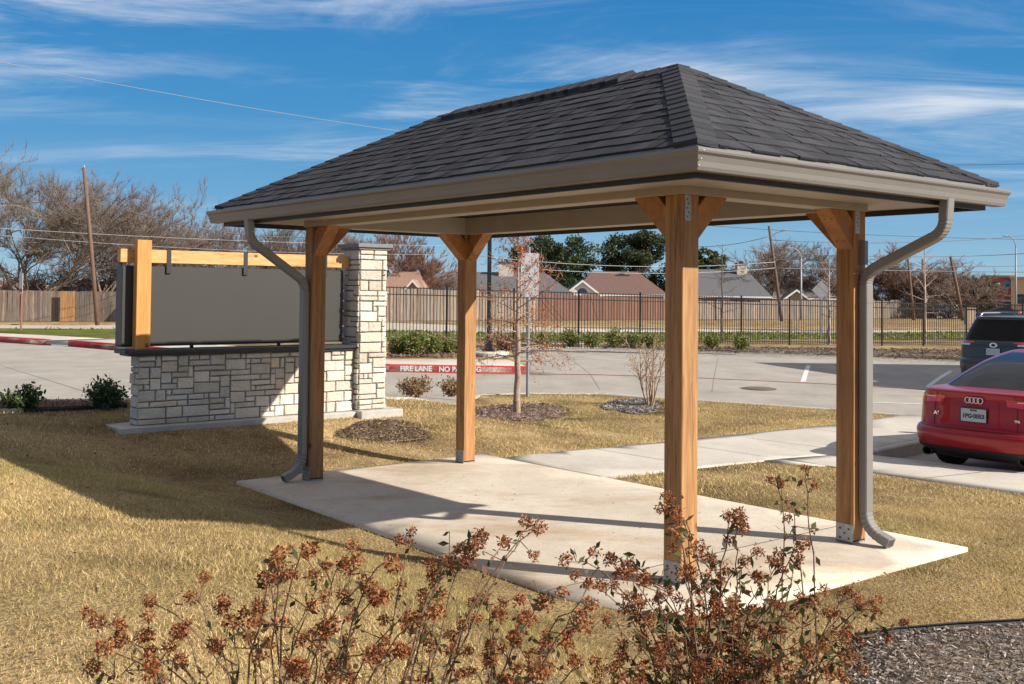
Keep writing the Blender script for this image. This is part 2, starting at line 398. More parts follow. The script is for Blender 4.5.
# ================================================================== GROUND LAYOUT
def pts_px(lst, off): return [tuple(gnd(x, y, off)) for x, y in lst]
near_edge = pts_px([(-420, 399), (0, 400.6), (51, 400), (127, 399), (389, 398), (476, 394.5), (525, 393), (600, 393.5), (699, 400), (834, 409), (876, 412.7), (908, 415.2)], 0)
kerbL = pts_px([(-420, 322), (-150, 334), (0, 342.2), (46, 345.2)], -.15)
kerbM = pts_px([(68, 346.2), (130, 351.5), (250, 363), (389, 372), (476, 373.4), (530, 373.9)], -.15)
lot_top = pts_px([(509, 347.6), (600, 348.3), (699, 351.6), (836, 356.7), (955, 361), (1100, 366)], -.15)
apron = pts_px([(514, 363)], -.1)
lot = [w2(11.6, 3.8), w2(6.85, 3.35), w2(7.25, 0), w2(7.5, -9), w2(46, -9)]
pavement = near_edge + lot + lot_top[::-1] + apron + kerbM[::-1] + kerbL[::-1]
slab = [tuple(gnd(560, 599)), tuple(gnd(630, 612)), tuple(gnd(700, 616)), tuple(gnd(770, 606)), w2(2.28, -.6), w2(2.28, 4.95), w2(-.60, 4.95)]
walk1 = [w2(2.285, 3.07), w2(3.87, 3.20), w2(5.40, 3.36), w2(6.84, 3.355), w2(11.6, 3.805)] + pts_px([(908, 415.4), (836, 425.7), (740, 435.5), (662, 443.7)], 0) + [w2(2.285, 4.66)]
walk2 = [w2(5.7, -9), w2(7.495, -9), w2(7.245, 0), w2(6.845, 3.35), w2(5.405, 3.355), w2(5.43, 2.2), w2(5.5, .5)]
corner = [w2(5.1, 3.33), w2(5.425, 2.7), w2(5.40, 3.35)]
def offset_line(pts, d):
    out = []
    for i, p in enumerate(pts):
        a = np.array(pts[max(i-1, 0)]); b = np.array(pts[min(i+1, len(pts)-1)]); t = (b-a)/np.linalg.norm(b-a); n = np.array([-t[1], t[0]]); out.append(tuple(np.array(p)+n*d))
    return out
km = kerbM; farwalk = [p for p in km] + pts_px([(508, 359.5), (389, 359)], 0) + offset_line(km[:3], 2.2)[::-1]
kl = kerbL; farwalkL = kl + offset_line(kl, 2.0)[::-1]
street_near = pts_px([(-900, 326), (-200, 327), (100, 328.6), (500, 332.5), (760, 332), (960, 331.5), (1300, 331)], 0)
street_far = pts_px([(-900, 322), (-200, 322.3), (100, 324.2), (500, 325.5), (760, 328.2), (960, 328.5), (1300, 328.5)], 0)
street = street_near + street_far[::-1]
green = pts_px([(-900, 333), (-200, 333.5), (100, 337.4), (389, 340.5), (640, 341), (840, 338.5), (1000, 337.5), (1300, 337)], 0) + pts_px([(1300, 331.4), (960, 331.9), (760, 332.5), (500, 333), (100, 329.1), (-200, 327.5), (-900, 326.4)], 0)
bedL = pts_px([(-300, 401.6), (0, 402.6), (127, 401.0), (127, 407.5), (60, 411), (0, 413), (-300, 415)], 0)
bedF1 = pts_px([(389, 357.8), (505, 358), (500, 347.2), (389, 346)], 0)
bedF2 = pts_px([(509, 346.8), (600, 347.5), (699, 350.6), (836, 355.2), (955, 359.5), (1100, 364), (1100, 351), (955, 350), (836, 348.5), (640, 346), (509, 345.5)], 0)
def ell(px, py, rx, ry, n=22, off=0):
    o = []
    for i in range(n):
        a = 2*math.pi*i/n; k = 1+.1*math.sin(3*a+px)+.06*math.sin(5*a)
        o.append((px+rx*k*math.cos(a), py+ry*k*math.sin(a)))
    return pts_px(o, off)
ring3 = ell(383, 432, 44, 10.5)
ring1 = ell(520, 413.5, 50, 9.0); ring2 = ell(633, 406.8, 29, 7.2)
bedN = pts_px([(853, 641), (900, 634), (960, 629), (1040, 624.5), (1500, 600)], 0) + [(4.5, .5), (.9, .5), (.9, 3.2)]
regions = [('pavement', pavement), ('slab', slab), ('walkA', walk1), ('walkB', walk2), ('walkC', corner), ('farwalk', farwalk), ('farwalkL', farwalkL), ('farwalk', [kl[-1], km[0], offset_line(km[:3], 2.2)[0], offset_line(kl, 2.0)[-1]]), ('street', street), ('mulch', ring1), ('mulch', ring3), ('mulch', ring2), ('mulch', bedL), ('mulch', bedF1), ('mulch', bedF2), ('mulch', bedN), ('green', green)]
OFF = dict(pavement=-.15, slab=.03, walkA=.018, walkB=.016, walkC=.014, farwalk=0, farwalkL=0, street=-.05, mulch=.01, green=0, lawn=0)
def densify(poly, step):
    out = []
    for i in range(len(poly)):
        a = np.array(poly[i]); b = np.array(poly[(i+1) % len(poly)]); m = max(1, int(np.linalg.norm(b-a)/(step + .05*min(np.linalg.norm(a), np.linalg.norm(b)))))
        for k in range(m): out.append(tuple(a+(b-a)*k/m))
    return out
PV = []; PE = []
for nme, poly in regions:
    d = densify(poly, .3); s0 = len(PV); PV += [Vector(p) for p in d]; PE += [(s0+i, s0+(i+1) % len(d)) for i in range(len(d))]
xs = np.concatenate([-np.geomspace(12, 700, 26)[::-1], np.arange(-11, 15, .45), np.geomspace(15, 700, 26)])
ys = np.concatenate([[-60, -30, -12, -5], np.arange(-2, 16, .45), np.arange(16, 50, 1.3), np.geomspace(51, 1500, 30)])
gx, gy = np.meshgrid(xs, ys); gx = gx.ravel()+rng.uniform(-.02, .02, gx.size); gy = gy.ravel()+rng.uniform(-.02, .02, gy.size)
PV += [Vector((a, b)) for a, b in zip(gx, gy)]
ov, oe, of, _, _, _ = delaunay_2d_cdt(PV, PE, [], 0, 1e-4)
ov = np.array([tuple(p) for p in ov]); of = np.array([tuple(f) for f in of if len(f) == 3])
cen = ov[of].mean(1); cls = np.full(len(of), 'lawn', dtype=object)
for nme, poly in regions[::-1]: cls[inpoly(cen[:, 0], cen[:, 1], poly)] = nme
def region_mesh(nme, m, label_name, kind='structure'):
    f = of[cls == nme]; used, inv = np.unique(f, return_inverse=True); f = inv.reshape(-1, 3); p = ov[used]
    z = G(p[:, 0], p[:, 1]) + OFF[nme]; V = np.column_stack([p, z])
    a, b, c = V[f[:, 0]], V[f[:, 1]], V[f[:, 2]]; fl = np.cross(b-a, c-a)[:, 2] < 0; f[fl] = f[fl][:, ::-1]
    # skirt
    E = {}
    for t in f:
        for i in range(3):
            k = (t[i], t[(i+1) % 3]); kk = (k[1], k[0])
            if kk in E: del E[kk]
            else: E[k] = 1
    n = len(V); Vs = np.column_stack([p, z-.12]); V = np.vstack([V, Vs]); sk = []
    for (i, j) in E: sk += [(j, i, i+n), (j, i+n, j+n)]
    f = np.vstack([f, np.array(sk)]) if sk else f
    me = fast_mesh(label_name, V, f); o = obj(label_name, me, m); tag(o, kind=kind); return o
M_conc = concrete_mat('slab_concrete', (.68, .60, .49), (.55, .46, .36), (.70, .56, .42), 1)
M_walk = concrete_mat('walk_concrete', (.58, .53, .46), (.49, .44, .375), (.85, .8, .75), .5)
M_pave = concrete_mat('pavement_concrete', (.40, .36, .31), (.32, .285, .245), (.8, .74, .68), .5)
M_street = concrete_mat('street_concrete', (.52, .46, .38), (.43, .37, .31), (.85, .8, .75), .5)
M_lawn = lawn_mat('dry_lawn', ((.18, .115, .055), (.33, .23, .115), (.48, .35, .19)))
M_green = lawn_mat('green_lawn', ((.07, .09, .02), (.13, .15, .03), (.20, .19, .06)))
M_mulch = lawn_mat('mulch_ground', ((.09, .065, .045), (.17, .125, .09), (.28, .22, .17)))
region_mesh('lawn', M_lawn, 'ground'); region_mesh('green', M_green, 'grass_verge'); region_mesh('mulch', M_mulch, 'mulch_bed')
region_mesh('pavement', M_pave, 'driveway'); region_mesh('slab', M_conc, 'concrete_slab'); region_mesh('walkA', M_walk, 'footpath'); region_mesh('walkB', M_walk, 'sidewalk'); region_mesh('walkC', M_walk, 'path_corner')
region_mesh('farwalk', M_walk, 'far_sidewalk'); region_mesh('farwalkL', M_walk, 'far_sidewalk'); region_mesh('street', M_street, 'road')

def drape_strip(name, pts, w, m, off, h=None, kind='structure', label=None, sub=.4, side=0):
    """a strip along a polyline draped on the ground; with h it is a kerb (box)"""
    P = []
    for i in range(len(pts)-1):
        a = np.array(pts[i]); b = np.array(pts[i+1]); k = max(1, int(np.linalg.norm(b-a)/sub))
        for j in range(k): P.append(a+(b-a)*j/k)
    P.append(np.array(pts[-1])); mb = MB(); V = []
    for i, p in enumerate(P):
        a = P[max(i-1, 0)]; b = P[min(i+1, len(P)-1)]; t = (b-a)/np.linalg.norm(b-a); n = np.array([-t[1], t[0]])
        l = p + n*(w*(.5+side*.5)); r = p - n*(w*(.5-side*.5)); z = float(G(p[0], p[1]))+off
        if h is None: V += [(l[0], l[1], z), (r[0], r[1], z)]
        else:
            c = .02; l2 = l-n*c; r2 = r+n*c
            V += [(l[0], l[1], z-h), (l[0], l[1], z-c), (l2[0], l2[1], z), (r2[0], r2[1], z), (r[0], r[1], z-c), (r[0], r[1], z-h)]
    k = 2 if h is None else 6; Fc = []
    for i in range(len(P)-1):
        for j in range(k-1): Fc.append((i*k+j, i*k+j+1, (i+1)*k+j+1, (i+1)*k+j))
    if h is not None: Fc += [tuple(range(k)), tuple(range((len(P)-1)*k, len(P)*k))[::-1]]
    mb.add(V, Fc); o = mb.build(name, m, None); tag(o, kind=kind); return o
M_kerb = mat('kerb_concrete', (.50, .47, .42), .85, var=.25, scale=4, bump=.002)
M_red = mat('red_kerb_paint', (.62, .02, .03), .6, var=.2, scale=5, bump=.001)
M_white = mat('white_road_paint', (.75, .74, .70), .7, var=.3, scale=9)
M_redline = mat('faded_red_paint', (.42, .13, .10), .8, var=.4, scale=5)
kk = densify(near_edge[:-1]+[near_edge[-1]], 1)[:-1]
drape_strip('kerb', near_edge, .15, M_kerb, .012, h=.3, side=-1)
drape_strip('kerb', [w2(11.6, 3.77), w2(6.9, 3.33)], .13, M_kerb, .021, h=.3, side=0)
drape_strip('kerb', [w2(6.83, 3.40), w2(7.23, 0), w2(7.48, -9)], .14, M_kerb, .021, h=.3, side=0)
redk1 = drape_strip('red_kerb', kerbL, .17, M_red, .03, h=.3, side=1)
redk2 = drape_strip('red_kerb', kerbM, .17, M_red, .03, h=.3, side=1)
drape_strip('kerb', lot_top, .15, M_kerb, .012, h=.3, side=1)
drape_strip('fire_lane_line', [kerbM[-1]] + pts_px([(600, 374.8), (700, 378), (836, 384.4), (920, 389.5), (1100, 399)], -.15), .11, M_redline, -.144)
for a, b, c, d in ((808.5, 365.5, 803, 382), (951, 371, 928, 387)):
    drape_strip('parking_line', pts_px([(a, b), (c, d)], -.15), .12, M_white, -.145)
drape_strip('parking_line', pts_px([(868, 402.4), (925, 404.4)], -.15), .12, M_white, -.145)
M_joint = mat('joint_dark', (.20, .18, .155), .9)
for o_, pl in ((-.147, pts_px([(718, 358), (712, 392)], -.15)), (-.147, pts_px([(560, 352), (590, 374), (600, 390)], -.15)), (-.147, pts_px([(130, 375), (389, 385), (836, 395)], -.15)), (-.147, pts_px([(0, 365), (100, 397)], -.15)), (-.147, pts_px([(600, 360), (836, 369)], -.15))):
    drape_strip('expansion_joint', pl, .014, M_joint, o_)
for v_ in (3.9, 5.41, 7.0, 8.6): drape_strip('expansion_joint', [w2(v_, 3.22+(.14 if v_ > 5 else 0)+max(0, v_-6.8)*.1), w2(v_, 4.9+(v_-3.9)*.07)], .012, M_joint, .0215)
drape_strip('expansion_joint', [w2(2.284, 3.07), w2(2.284, 4.66)], .02, M_joint, .034)
for u_ in (1.6, .1, -1.4): drape_strip('expansion_joint', [w2(5.52, u_), w2(7.0, u_)], .012, M_joint, .0195)
drape_strip('expansion_joint', [w2(-.80, .35), w2(2.26, .35)], .010, M_joint, .0335)
# manhole
p = gnd(758, 388.5, -.15); mb = MB(); mb.lathe([(0, .012), (.31, .012), (.33, .006), (.335, 0), (.4, -.002)], 28); mh = mb.build('manhole_cover', mat('cast_iron', (.16, .12, .095), .7, var=.3, bump=.002), None)
mh.location = (p[0], p[1], float(G(*p))-.143); tag(mh, 'round rusty manhole cover set in the concrete driveway', 'manhole cover')
# kerb lettering
def text_mesh(s, size, ext=.001):
    cu = bpy.data.curves.new('t', 'FONT'); cu.body = s; cu.size = size; cu.extrude = ext; cu.align_x = 'CENTER'; cu.align_y = 'CENTER'; cu.offset = .004*size/.1
    o = bpy.data.objects.new('t', cu); COL.objects.link(o); dg = bpy.context.evaluated_depsgraph_get(); dg.update()
    me = bpy.data.meshes.new_from_object(o.evaluated_get(dg)); bpy.data.objects.remove(o); return me
a0 = np.array(kerbM[3]); b0 = np.array(kerbM[4]); t = (b0-a0)/np.linalg.norm(b0-a0); nn = np.array([t[1], -t[0]])
for txt, px_, w_ in (('FIRE LANE', 416, 1), ('NO PARKING', 460, 1)):
    q = gnd(px_, 369, -.07); s_ = (q-a0)@t; q = a0 + t*s_
    for _ in range(3): pass
    o = obj('lettering', text_mesh(txt, .165), M_white, redk2)
    o.matrix_world = Matrix.Translation((q[0]+nn[0]*.003, q[1]+nn[1]*.003, float(G(*q))-.065)) @ Matrix.Rotation(math.atan2(t[1], t[0]), 4, 'Z') @ Matrix.Rotation(math.pi/2, 4, 'X')

# ================================================================== GRASS BLADES
def in_lawn(x, y):
    ok = np.ones(x.shape, bool)
    for nme, poly in regions:
        if nme == 'green': continue
        lo = np.array(poly).min(0); hi = np.array(poly).max(0)
        ok &= ~inpoly(x, y, poly)
    return ok
def frustum_pts(n, y0, y1, rg, pad=.06):
    y = (y0 + (y1-y0)*rg.random(n)); x = (rg.random(n)*2-1)*(.48+pad)*y
    return x, y
def grass(name, n, y0, y1, hgt, wid, seed, cols, label, test=in_lawn, clump=0):
    rg = np.random.default_rng(seed); x, y = frustum_pts(n, y0, y1, rg); keep = rg.random(n) < y/y1; x, y = x[keep], y[keep]
    x = x + rg.normal(size=x.size)*clump; k = test(x, y); x, y = x[k], y[k]; n = x.size
    dens = .5+.5*np.sin(x*2.3+np.sin(y*1.7)*1.5)*np.sin(y*2.9+np.sin(x*1.9)*1.3); kk_ = rg.random(n) < (.55+.45*dens); x, y = x[kk_]+rg.normal(size=kk_.sum())*.018, y[kk_]+rg.normal(size=kk_.sum())*.018; n = x.size
    z = G(x, y); hh = hgt*rg.uniform(.45, 1.2, n)*(1+.35*np.sin(x*3.1+1)*np.sin(y*2.7)); a = rg.uniform(0, 6.283, n); le = rg.uniform(.3, 1.6, n)*hh; b = rg.uniform(0, 6.283, n)
    ww = wid*rg.uniform(.6, 1.3, n)
    P0 = np.column_stack([x-np.cos(a)*ww, y-np.sin(a)*ww, z-.006]); P1 = np.column_stack([x+np.cos(a)*ww, y+np.sin(a)*ww, z-.006])
    P2 = np.column_stack([x+np.cos(b)*le, y+np.sin(b)*le, z+hh])
    V = np.stack([P0, P1, P2], 1).reshape(-1, 3); Fc = np.arange(3*n).reshape(n, 3)
    c = np.array(cols); idx = rg.integers(0, len(cols), n)
    pb = np.clip(np.sin(x*2.9+1.3*np.sin(y*3.3+2))*np.sin(y*3.7+1.1*np.sin(x*2.2))*1.5-.35, 0, 1); patch = -.95*pb+.55+.5*np.sin(x*1.3+np.sin(y*.9)*2)*np.cos(y*1.1+np.sin(x*.7)*1.7)
    cc = c[idx]*(rg.uniform(.7, 1.25, n)*(.85+.3*patch))[:, None]
    gp = 1.15*np.clip(np.sin(x*.83+2+np.sin(y*1.9)*.8)*np.sin(y*1.27+1+np.sin(x*2.1)*.7)*1.6-.5, 0, 1)[:, None]*rg.uniform(.2, .9, (n, 1)); cc = cc*(1-gp)+cc*np.array([[.72, .84, .62]])*gp
    o = obj(name, fast_mesh(name, V, Fc, cc), M_blade); return tag(o, label, 'grass', kind='stuff')
M_blade = leaf_mat('grass_blade', (1, 1, 1), .3, .8)
dry = [(.74, .53, .27), (.60, .43, .19), (.82, .64, .34), (.44, .31, .13), (.37, .32, .12), (.68, .51, .23), (.55, .39, .165), (.31, .29, .10)]
grass('lawn_grass', 640000, 2.6, 9.5, .023, .0020, 1, dry, 'short dormant tan lawn grass around the shelter')
grass('lawn_grass', 420000, 9.5, 21, .030, .0048, 2, dry, 'short dormant tan lawn grass out to the driveway kerb')
grn = [(.20, .22, .05), (.28, .28, .08), (.16, .20, .04), (.36, .31, .12)]
g_ = lambda x, y: inpoly(x, y, green)
grass('verge_grass', 90000, 42, 78, .10, .05, 3, grn, 'green grass strip between the iron fence and the street', test=g_)
# mulch chips
def chips(name, poly, n, size, seed, cols, label):
    rg = np.random.default_rng(seed); P = np.array(poly); lo = P.min(0); hi = P.max(0)
    x = rg.uniform(lo[0], hi[0], n); y = rg.uniform(lo[1], hi[1], n); k = inpoly(x, y, poly) & (np.abs(x) < .58*y+.3); x, y = x[k], y[k]; n = x.size
    c = np.column_stack([x, y, G(x, y)+.012+rg.uniform(0, size*.7, n)])
    d = rg.normal(size=(n, 3)); d[:, 2] *= .35; d /= np.linalg.norm(d, axis=1)[:, None]; e = rg.normal(size=(n, 3)); e[:, 2] *= .5; e -= d*(e*d).sum(1)[:, None]; e /= np.linalg.norm(e, axis=1)[:, None]
    l = size*rg.uniform(.5, 1.5, n)[:, None]; w = size*.28*rg.uniform(.5, 1.4, n)[:, None]
    V = np.stack([c-d*l-e*w*.6, c+d*l*.8-e*w, c+d*l+e*w*.5, c-d*l*.7+e*w], 1).reshape(-1, 3)
    cc = np.array(cols)[rg.integers(0, len(cols), n)]*rg.uniform(.6, 1.2, n)[:, None]
    o = obj(name, fast_mesh(name, V, np.arange(4*n).reshape(n, 4), cc), M_blade); return tag(o, label, 'mulch', kind='stuff')
mc = [(.36, .30, .25), (.43, .37, .32), (.26, .20, .16), (.52, .47, .42), (.33, .24, .18)]
chips('mulch_chips', bedN, 90000, .015, 11, mc, 'shredded grey brown wood mulch at the lower right corner')
chips('mulch_chips', ring1, 6000, .03, 12, [(.30, .20, .15), (.20, .13, .10), (.40, .30, .24)], 'brown mulch ring around the young rusty tree')
chips('mulch_chips', ring3, 7000, .02, 19, [(.24, .16, .11), (.16, .10, .07), (.34, .24, .17), (.44, .33, .2)], 'bare brown soil and leaf litter patch in front of the stone pillar')
chips('mulch_chips', ring2, 3500, .035, 13, [(.30, .27, .24), (.20, .17, .15), (.46, .43, .39)], 'grey mulch ring around the bare multi-stemmed shrub')
chips('mulch_chips', bedL, 12000, .03, 14, [(.34, .20, .15), (.26, .15, .11), (.42, .28, .2)], 'reddish mulch strip along the kerb left of the sign')
chips('mulch_chips', bedF1, 9000, .06, 15, [(.3, .17, .13), (.2, .12, .09), (.36, .26, .2)], 'reddish mulch bed under the hedge and lamp post')
chips('mulch_chips', bedF2, 12000, .06, 16, [(.2, .15, .11), (.14, .1, .08), (.28, .22, .17)], 'dark mulch bed along the foot of the iron fence')

# fallen leaves and grass litter
def litter(n, seed, poly_test, size, cols, label, zoff=.0, y0=3, y1=15):
    rg = np.random.default_rng(seed); x, y = frustum_pts(n, y0, y1, rg); k = poly_test(x, y); x, y = x[k], y[k]; n = x.size
    P = np.column_stack([x, y, G(x, y)+zoff+size*.3]); d = rg.normal(size=(n, 3)); d[:, 2] *= .3; d /= np.linalg.norm(d, axis=1)[:, None]; e = rg.normal(size=(n, 3)); e[:, 2] *= .4; e -= d*(e*d).sum(1)[:, None]; e /= np.linalg.norm(e, axis=1)[:, None]
    s_ = size*rg.uniform(.5, 1.5, (n, 1)); up = np.array([[0, 0, 1.]])
    V = np.stack([P, P+d*s_*.5+e*s_*.3+up*s_*.12, P+d*s_, P+d*s_*.5-e*s_*.3+up*s_*.12], 1).reshape(-1, 3); cc = np.array(cols)[rg.integers(0, len(cols), n)]*rg.uniform(.6, 1.2, n)[:, None]
    o = obj('fallen_leaves', fast_mesh('fallen_leaves', V, np.arange(4*n).reshape(n, 4), cc), M_blade); tag(o, label, 'leaves', kind='stuff')
litter(1500, 51, in_lawn, .022, [(.30, .17, .08), (.20, .11, .06), (.42, .28, .14)], 'small brown leaves lying scattered over the dormant lawn', .012)
litter(420, 52, lambda x, y: inpoly(x, y, slab), .016, [(.22, .14, .08), (.14, .10, .07), (.38, .28, .15)], 'few crumbs of dry leaf on the concrete slab', .031)

M_edge = mat('black_edging', (.015, .014, .013), .7)
drape_strip('lawn_edging', pts_px([(853, 641), (900, 634), (960, 629), (1040, 624.5), (1300, 609)], 0), .02, M_edge, .035, h=.1)
drape_strip('lawn_edging', pts_px([(-300, 415), (0, 413), (60, 411), (127, 407.5)], 0), .035, M_edge, .05, h=.1)
# ================================================================== PAVILION
Wd, Ln, HB, hw = 1.778, 4.595, 2.37, .072
W_z = wood_mat('cedar_post', (.47, .245, .09), (.27, .125, .043), (9, 9, .7))
W_x = wood_mat('cedar_brace', (.47, .215, .065), (.28, .115, .035), (2.5, 2.5, 2.5))
M_soff = mat('taupe_paint', (.39, .345, .30), .6, var=.08, scale=3, bump=.0003)
M_gut = mat('gutter_metal', (.225, .208, .19), .34, var=.1, scale=2, spec=.5)
M_fas = mat('dark_fascia', (.016, .015, .017), .5)
M_galv = mat('galvanised_steel', (.42, .43, .44), .45, var=.25, scale=20, metal=.6)
M_bolt = mat('bolt_dark', (.05, .05, .05), .5)
M_shing = mat('asphalt_shingle', (.064, .064, .071), .95, var=.35, scale=140, bump=.002, bscale=260, attr=True, spec=.15)
pav = thing('shelter', 'open timber shelter with grey shingled hip roof standing on the concrete slab', 'shelter', (AX, AY, 0), ANG)
BOLT = MB().lathe([(0, .003), (.007, .003), (.008, 0)], 8).mesh('bolt')
def bolt(name, M, parent, k=1.0):
    o = obj(name, BOLT, M_bolt, parent); o.matrix_local = M @ Matrix.Scale(k, 4); return o
def gz(v, u): x, y = w2(v, u); return float(G(x, y))
for i, (x, y) in enumerate(((0, 0), (Wd, 0), (0, Ln), (Wd, Ln))):
    zb = gz(x, y)+.03; zb = zb+.012; tone = [(1, 1, 1), (.92, .86, .82), (.86, .8, .76), (1, .97, .92)][i]
    mb = MB(); mb.box(x-hw, x+hw, y-hw, y+hw, zb+.01, HB, tone, ch=.004); p = mb.build('post', W_z, pav)
    mb = MB(); t = .003; b0 = zb-.012
    mb.box(x-hw-t, x-hw-.0005, y-hw+.004, y+hw-.004, b0, b0+.135); mb.box(x+hw+.0005, x+hw+t, y-hw+.004, y+hw-.004, b0, b0+.135); mb.box(x-hw-t, x+hw+t, y-hw+.006, y+hw-.006, b0-.01, b0+.012)
    br = mb.build('base_bracket', M_galv, p)
    mb = MB()
    for (dy, dz) in ((-.035, .035), (.035, .035), (0, .068), (-.035, .1), (.035, .1)):
        for sx_ in (-1, 1):
            M = Matrix.Translation((x+sx_*(hw+t), y+dy, b0+dz)) @ Matrix.Rotation(sx_*math.pi/2, 4, 'Y'); bolt('bolt', M, p)
    if i < 3:
        mb = MB(); mb.box(x-.058, x-.004, y-hw-.003, y-hw-.0005, HB-.16, HB-.002); mb.build('strap', M_galv, p)
        mb = MB()
        for k in range(5): bolt('screw', Matrix.Translation((x-.037+.012*(k % 2), y-hw-.003, HB-.03-.026*k)) @ Matrix.Rotation(math.pi/2, 4, 'X'), p, .65)
    sx_, sy_ = (1 if x == 0 else -1), (1 if y == 0 else -1)
    poly = [(hw, 2.10), (.345, HB-.001), (.145, HB-.001), (hw, 2.297)]
    for ax, sg in ((0, sx_), (1, sy_)):
        mb = MB(); V = []
        for o_ in (-.062, .062):
            for d, z in poly: V.append((x+sg*d, y+o_, z) if ax == 0 else (x+o_, y+sg*d, z))
        mb.add(V, [(0, 1, 2, 3), (7, 6, 5, 4), (0, 4, 5, 1), (1, 5, 6, 2), (2, 6, 7, 3), (3, 7, 4, 0)], tone)
        bo = mb.build('knee_brace', W_x, pav)
        mb = MB()
        for f_ in (.2, .75):   # screw holes on the lower face
            for o_ in (-.03, .03):
                d = hw+(.345-hw)*f_; z = 2.10+(HB-2.10)*f_
                c = (x+sg*d, y+o_, z) if ax == 0 else (x+o_, y+sg*d, z)
                n_ = Vector((sg, 0, -1)) if ax == 0 else Vector((0, sg, -1))
                bolt('screw', Matrix.Translation(c) @ n_.to_track_quat('Z', 'Y').to_matrix().to_4x4(), bo, .9)
# boxed beams, ceiling, soffit, fascia
bh = .085
for x in (0, Wd): MB().box(x-bh, x+bh, -bh, Ln+bh, HB, 2.60, ch=.003).build('beam', M_soff, pav)
for y in (0, Ln): MB().box(bh, Wd-bh, y-bh, y+bh, HB+.001, 2.60, ch=.003).build('beam', M_soff, pav)
MB().box(bh-.01, Wd-bh+.01, bh-.01, Ln-bh+.01, 2.585, 2.61).build('ceiling', M_soff, pav)
OV, OU = .756, .79
E0, E1, E2, E3 = -OV, Wd+OV, -OU, Ln+OU
def ring(mb, d0, d1, z0, z1, col=(1, 1, 1)):   # rectangular ring between insets d0<d1
    V = []
    for d in (d0, d1):
        for z in (z0, z1):
            for x, y in ((E0+d, E2+d), (E1-d, E2+d), (E1-d, E3-d), (E0+d, E3-d)): V.append((x, y, z))
    Fc = []
    for k in range(4):
        a, b = k, (k+1) % 4
        Fc += [(a, b, b+4, a+4), (b+8, a+8, a+12, b+12), (a+4, b+4, b+12, a+12), (b, a, a+8, b+8)]
    mb.add(V, Fc, col)
mb = MB(); ring(mb, .150, .70, 2.42, 2.435); mb.build('soffit', M_soff, pav)
mb = MB(); ring(mb, .125, .150, 2.378, 2.53); mb.build('fascia', M_fas, pav)
# solid roof deck
SL = .557; ZE = 2.512
def zr(d): return ZE+SL*d
RIN = Wd/2+OV
mb = MB(); d0 = .085
V = [(E0+d0, E2+d0, zr(d0)), (E1-d0, E2+d0, zr(d0)), (E1-d0, E3-d0, zr(d0)), (E0+d0, E3-d0, zr(d0)), (Wd/2, E2+RIN, zr(RIN)), (Wd/2, E3-RIN, zr(RIN))]
V += [(a, b, c-.02) for a, b, c in V[:4]]
mb.add(V, [(0, 1, 4), (1, 2, 5, 4), (2, 3, 5), (3, 0, 4, 5), (0, 6, 7, 1), (1, 7, 8, 2), (2, 8, 9, 3), (3, 9, 6, 0), (6, 9, 8, 7)], (.5, .5, .5))
roof = mb.build('roof', M_shing, pav)
mb = MB(); ring(mb, .070, .124, 2.531, 2.545); mb.build('drip_edge', M_gut, roof)
# shingle courses
EXP = .1253; rg = np.random.default_rng(5)
nrm = Vector((0, -SL, 1)).normalized()
def face_frame(k):
    C = [Vector((E0, E2, 0)), Vector((E1, E2, 0)), Vector((E1, E3, 0)), Vector((E0, E3, 0))]
    a = C[k]; b = C[(k+1) % 4]; al = (b-a); Lf = al.length; al.normalize(); inn = Vector((-al.y, al.x, 0)); return a, al, inn, Lf
for k in range(4):
    a, al, inn, Lf = face_frame(k); mb = MB(); up = (Vector((0, 0, 1))-inn*SL).normalized()
    def PT(s, d, hh): return a+al*s+inn*d+Vector((0, 0, zr(d)))+up*hh
    nc = int((RIN-.07)/EXP)+1
    for c in range(nc):
        d0 = .062+c*EXP; d1 = min(d0+EXP+.03, RIN-.004)
        if d1 <= d0+.01: continue
        s0, s1 = d0+.0, Lf-d0
        # base layer pieces and laminated tabs
        s = s0
        while s < s1-.001:
            w = rg.uniform(.075, .19); e = min(s+w, s1)
            raised = rg.random() < .55; hb = .0115 if raised else .0065; tone = rg.uniform(.7, 1.2)*(1.0 if raised else .88)
            jt = rg.uniform(-.004, .004)*(1 if raised else .4) + (0 if raised else .0)
            f = lambda q, d: min(max(q, d), Lf-d)
            A_ = PT(f(s, d0), d0+jt, hb); B_ = PT(f(e, d0), d0+jt, hb); C_ = PT(f(e, d1), d1, .001); D_ = PT(f(s, d1), d1, .001)
            A2 = PT(f(s, d0), d0+jt, -.001); B2 = PT(f(e, d0), d0+jt, -.001); D2 = PT(f(s, d1), d1, -.002); C2 = PT(f(e, d1), d1, -.002)
            tc_ = (tone, tone*.99, tone*1.0)
            mb.add([A_, B_, C_, D_, A2, B2, C2, D2], [(0, 1, 2, 3), (4, 5, 1, 0)], tc_)
            s = e
    mb.build('shingles', M_shing, roof, fix=False)
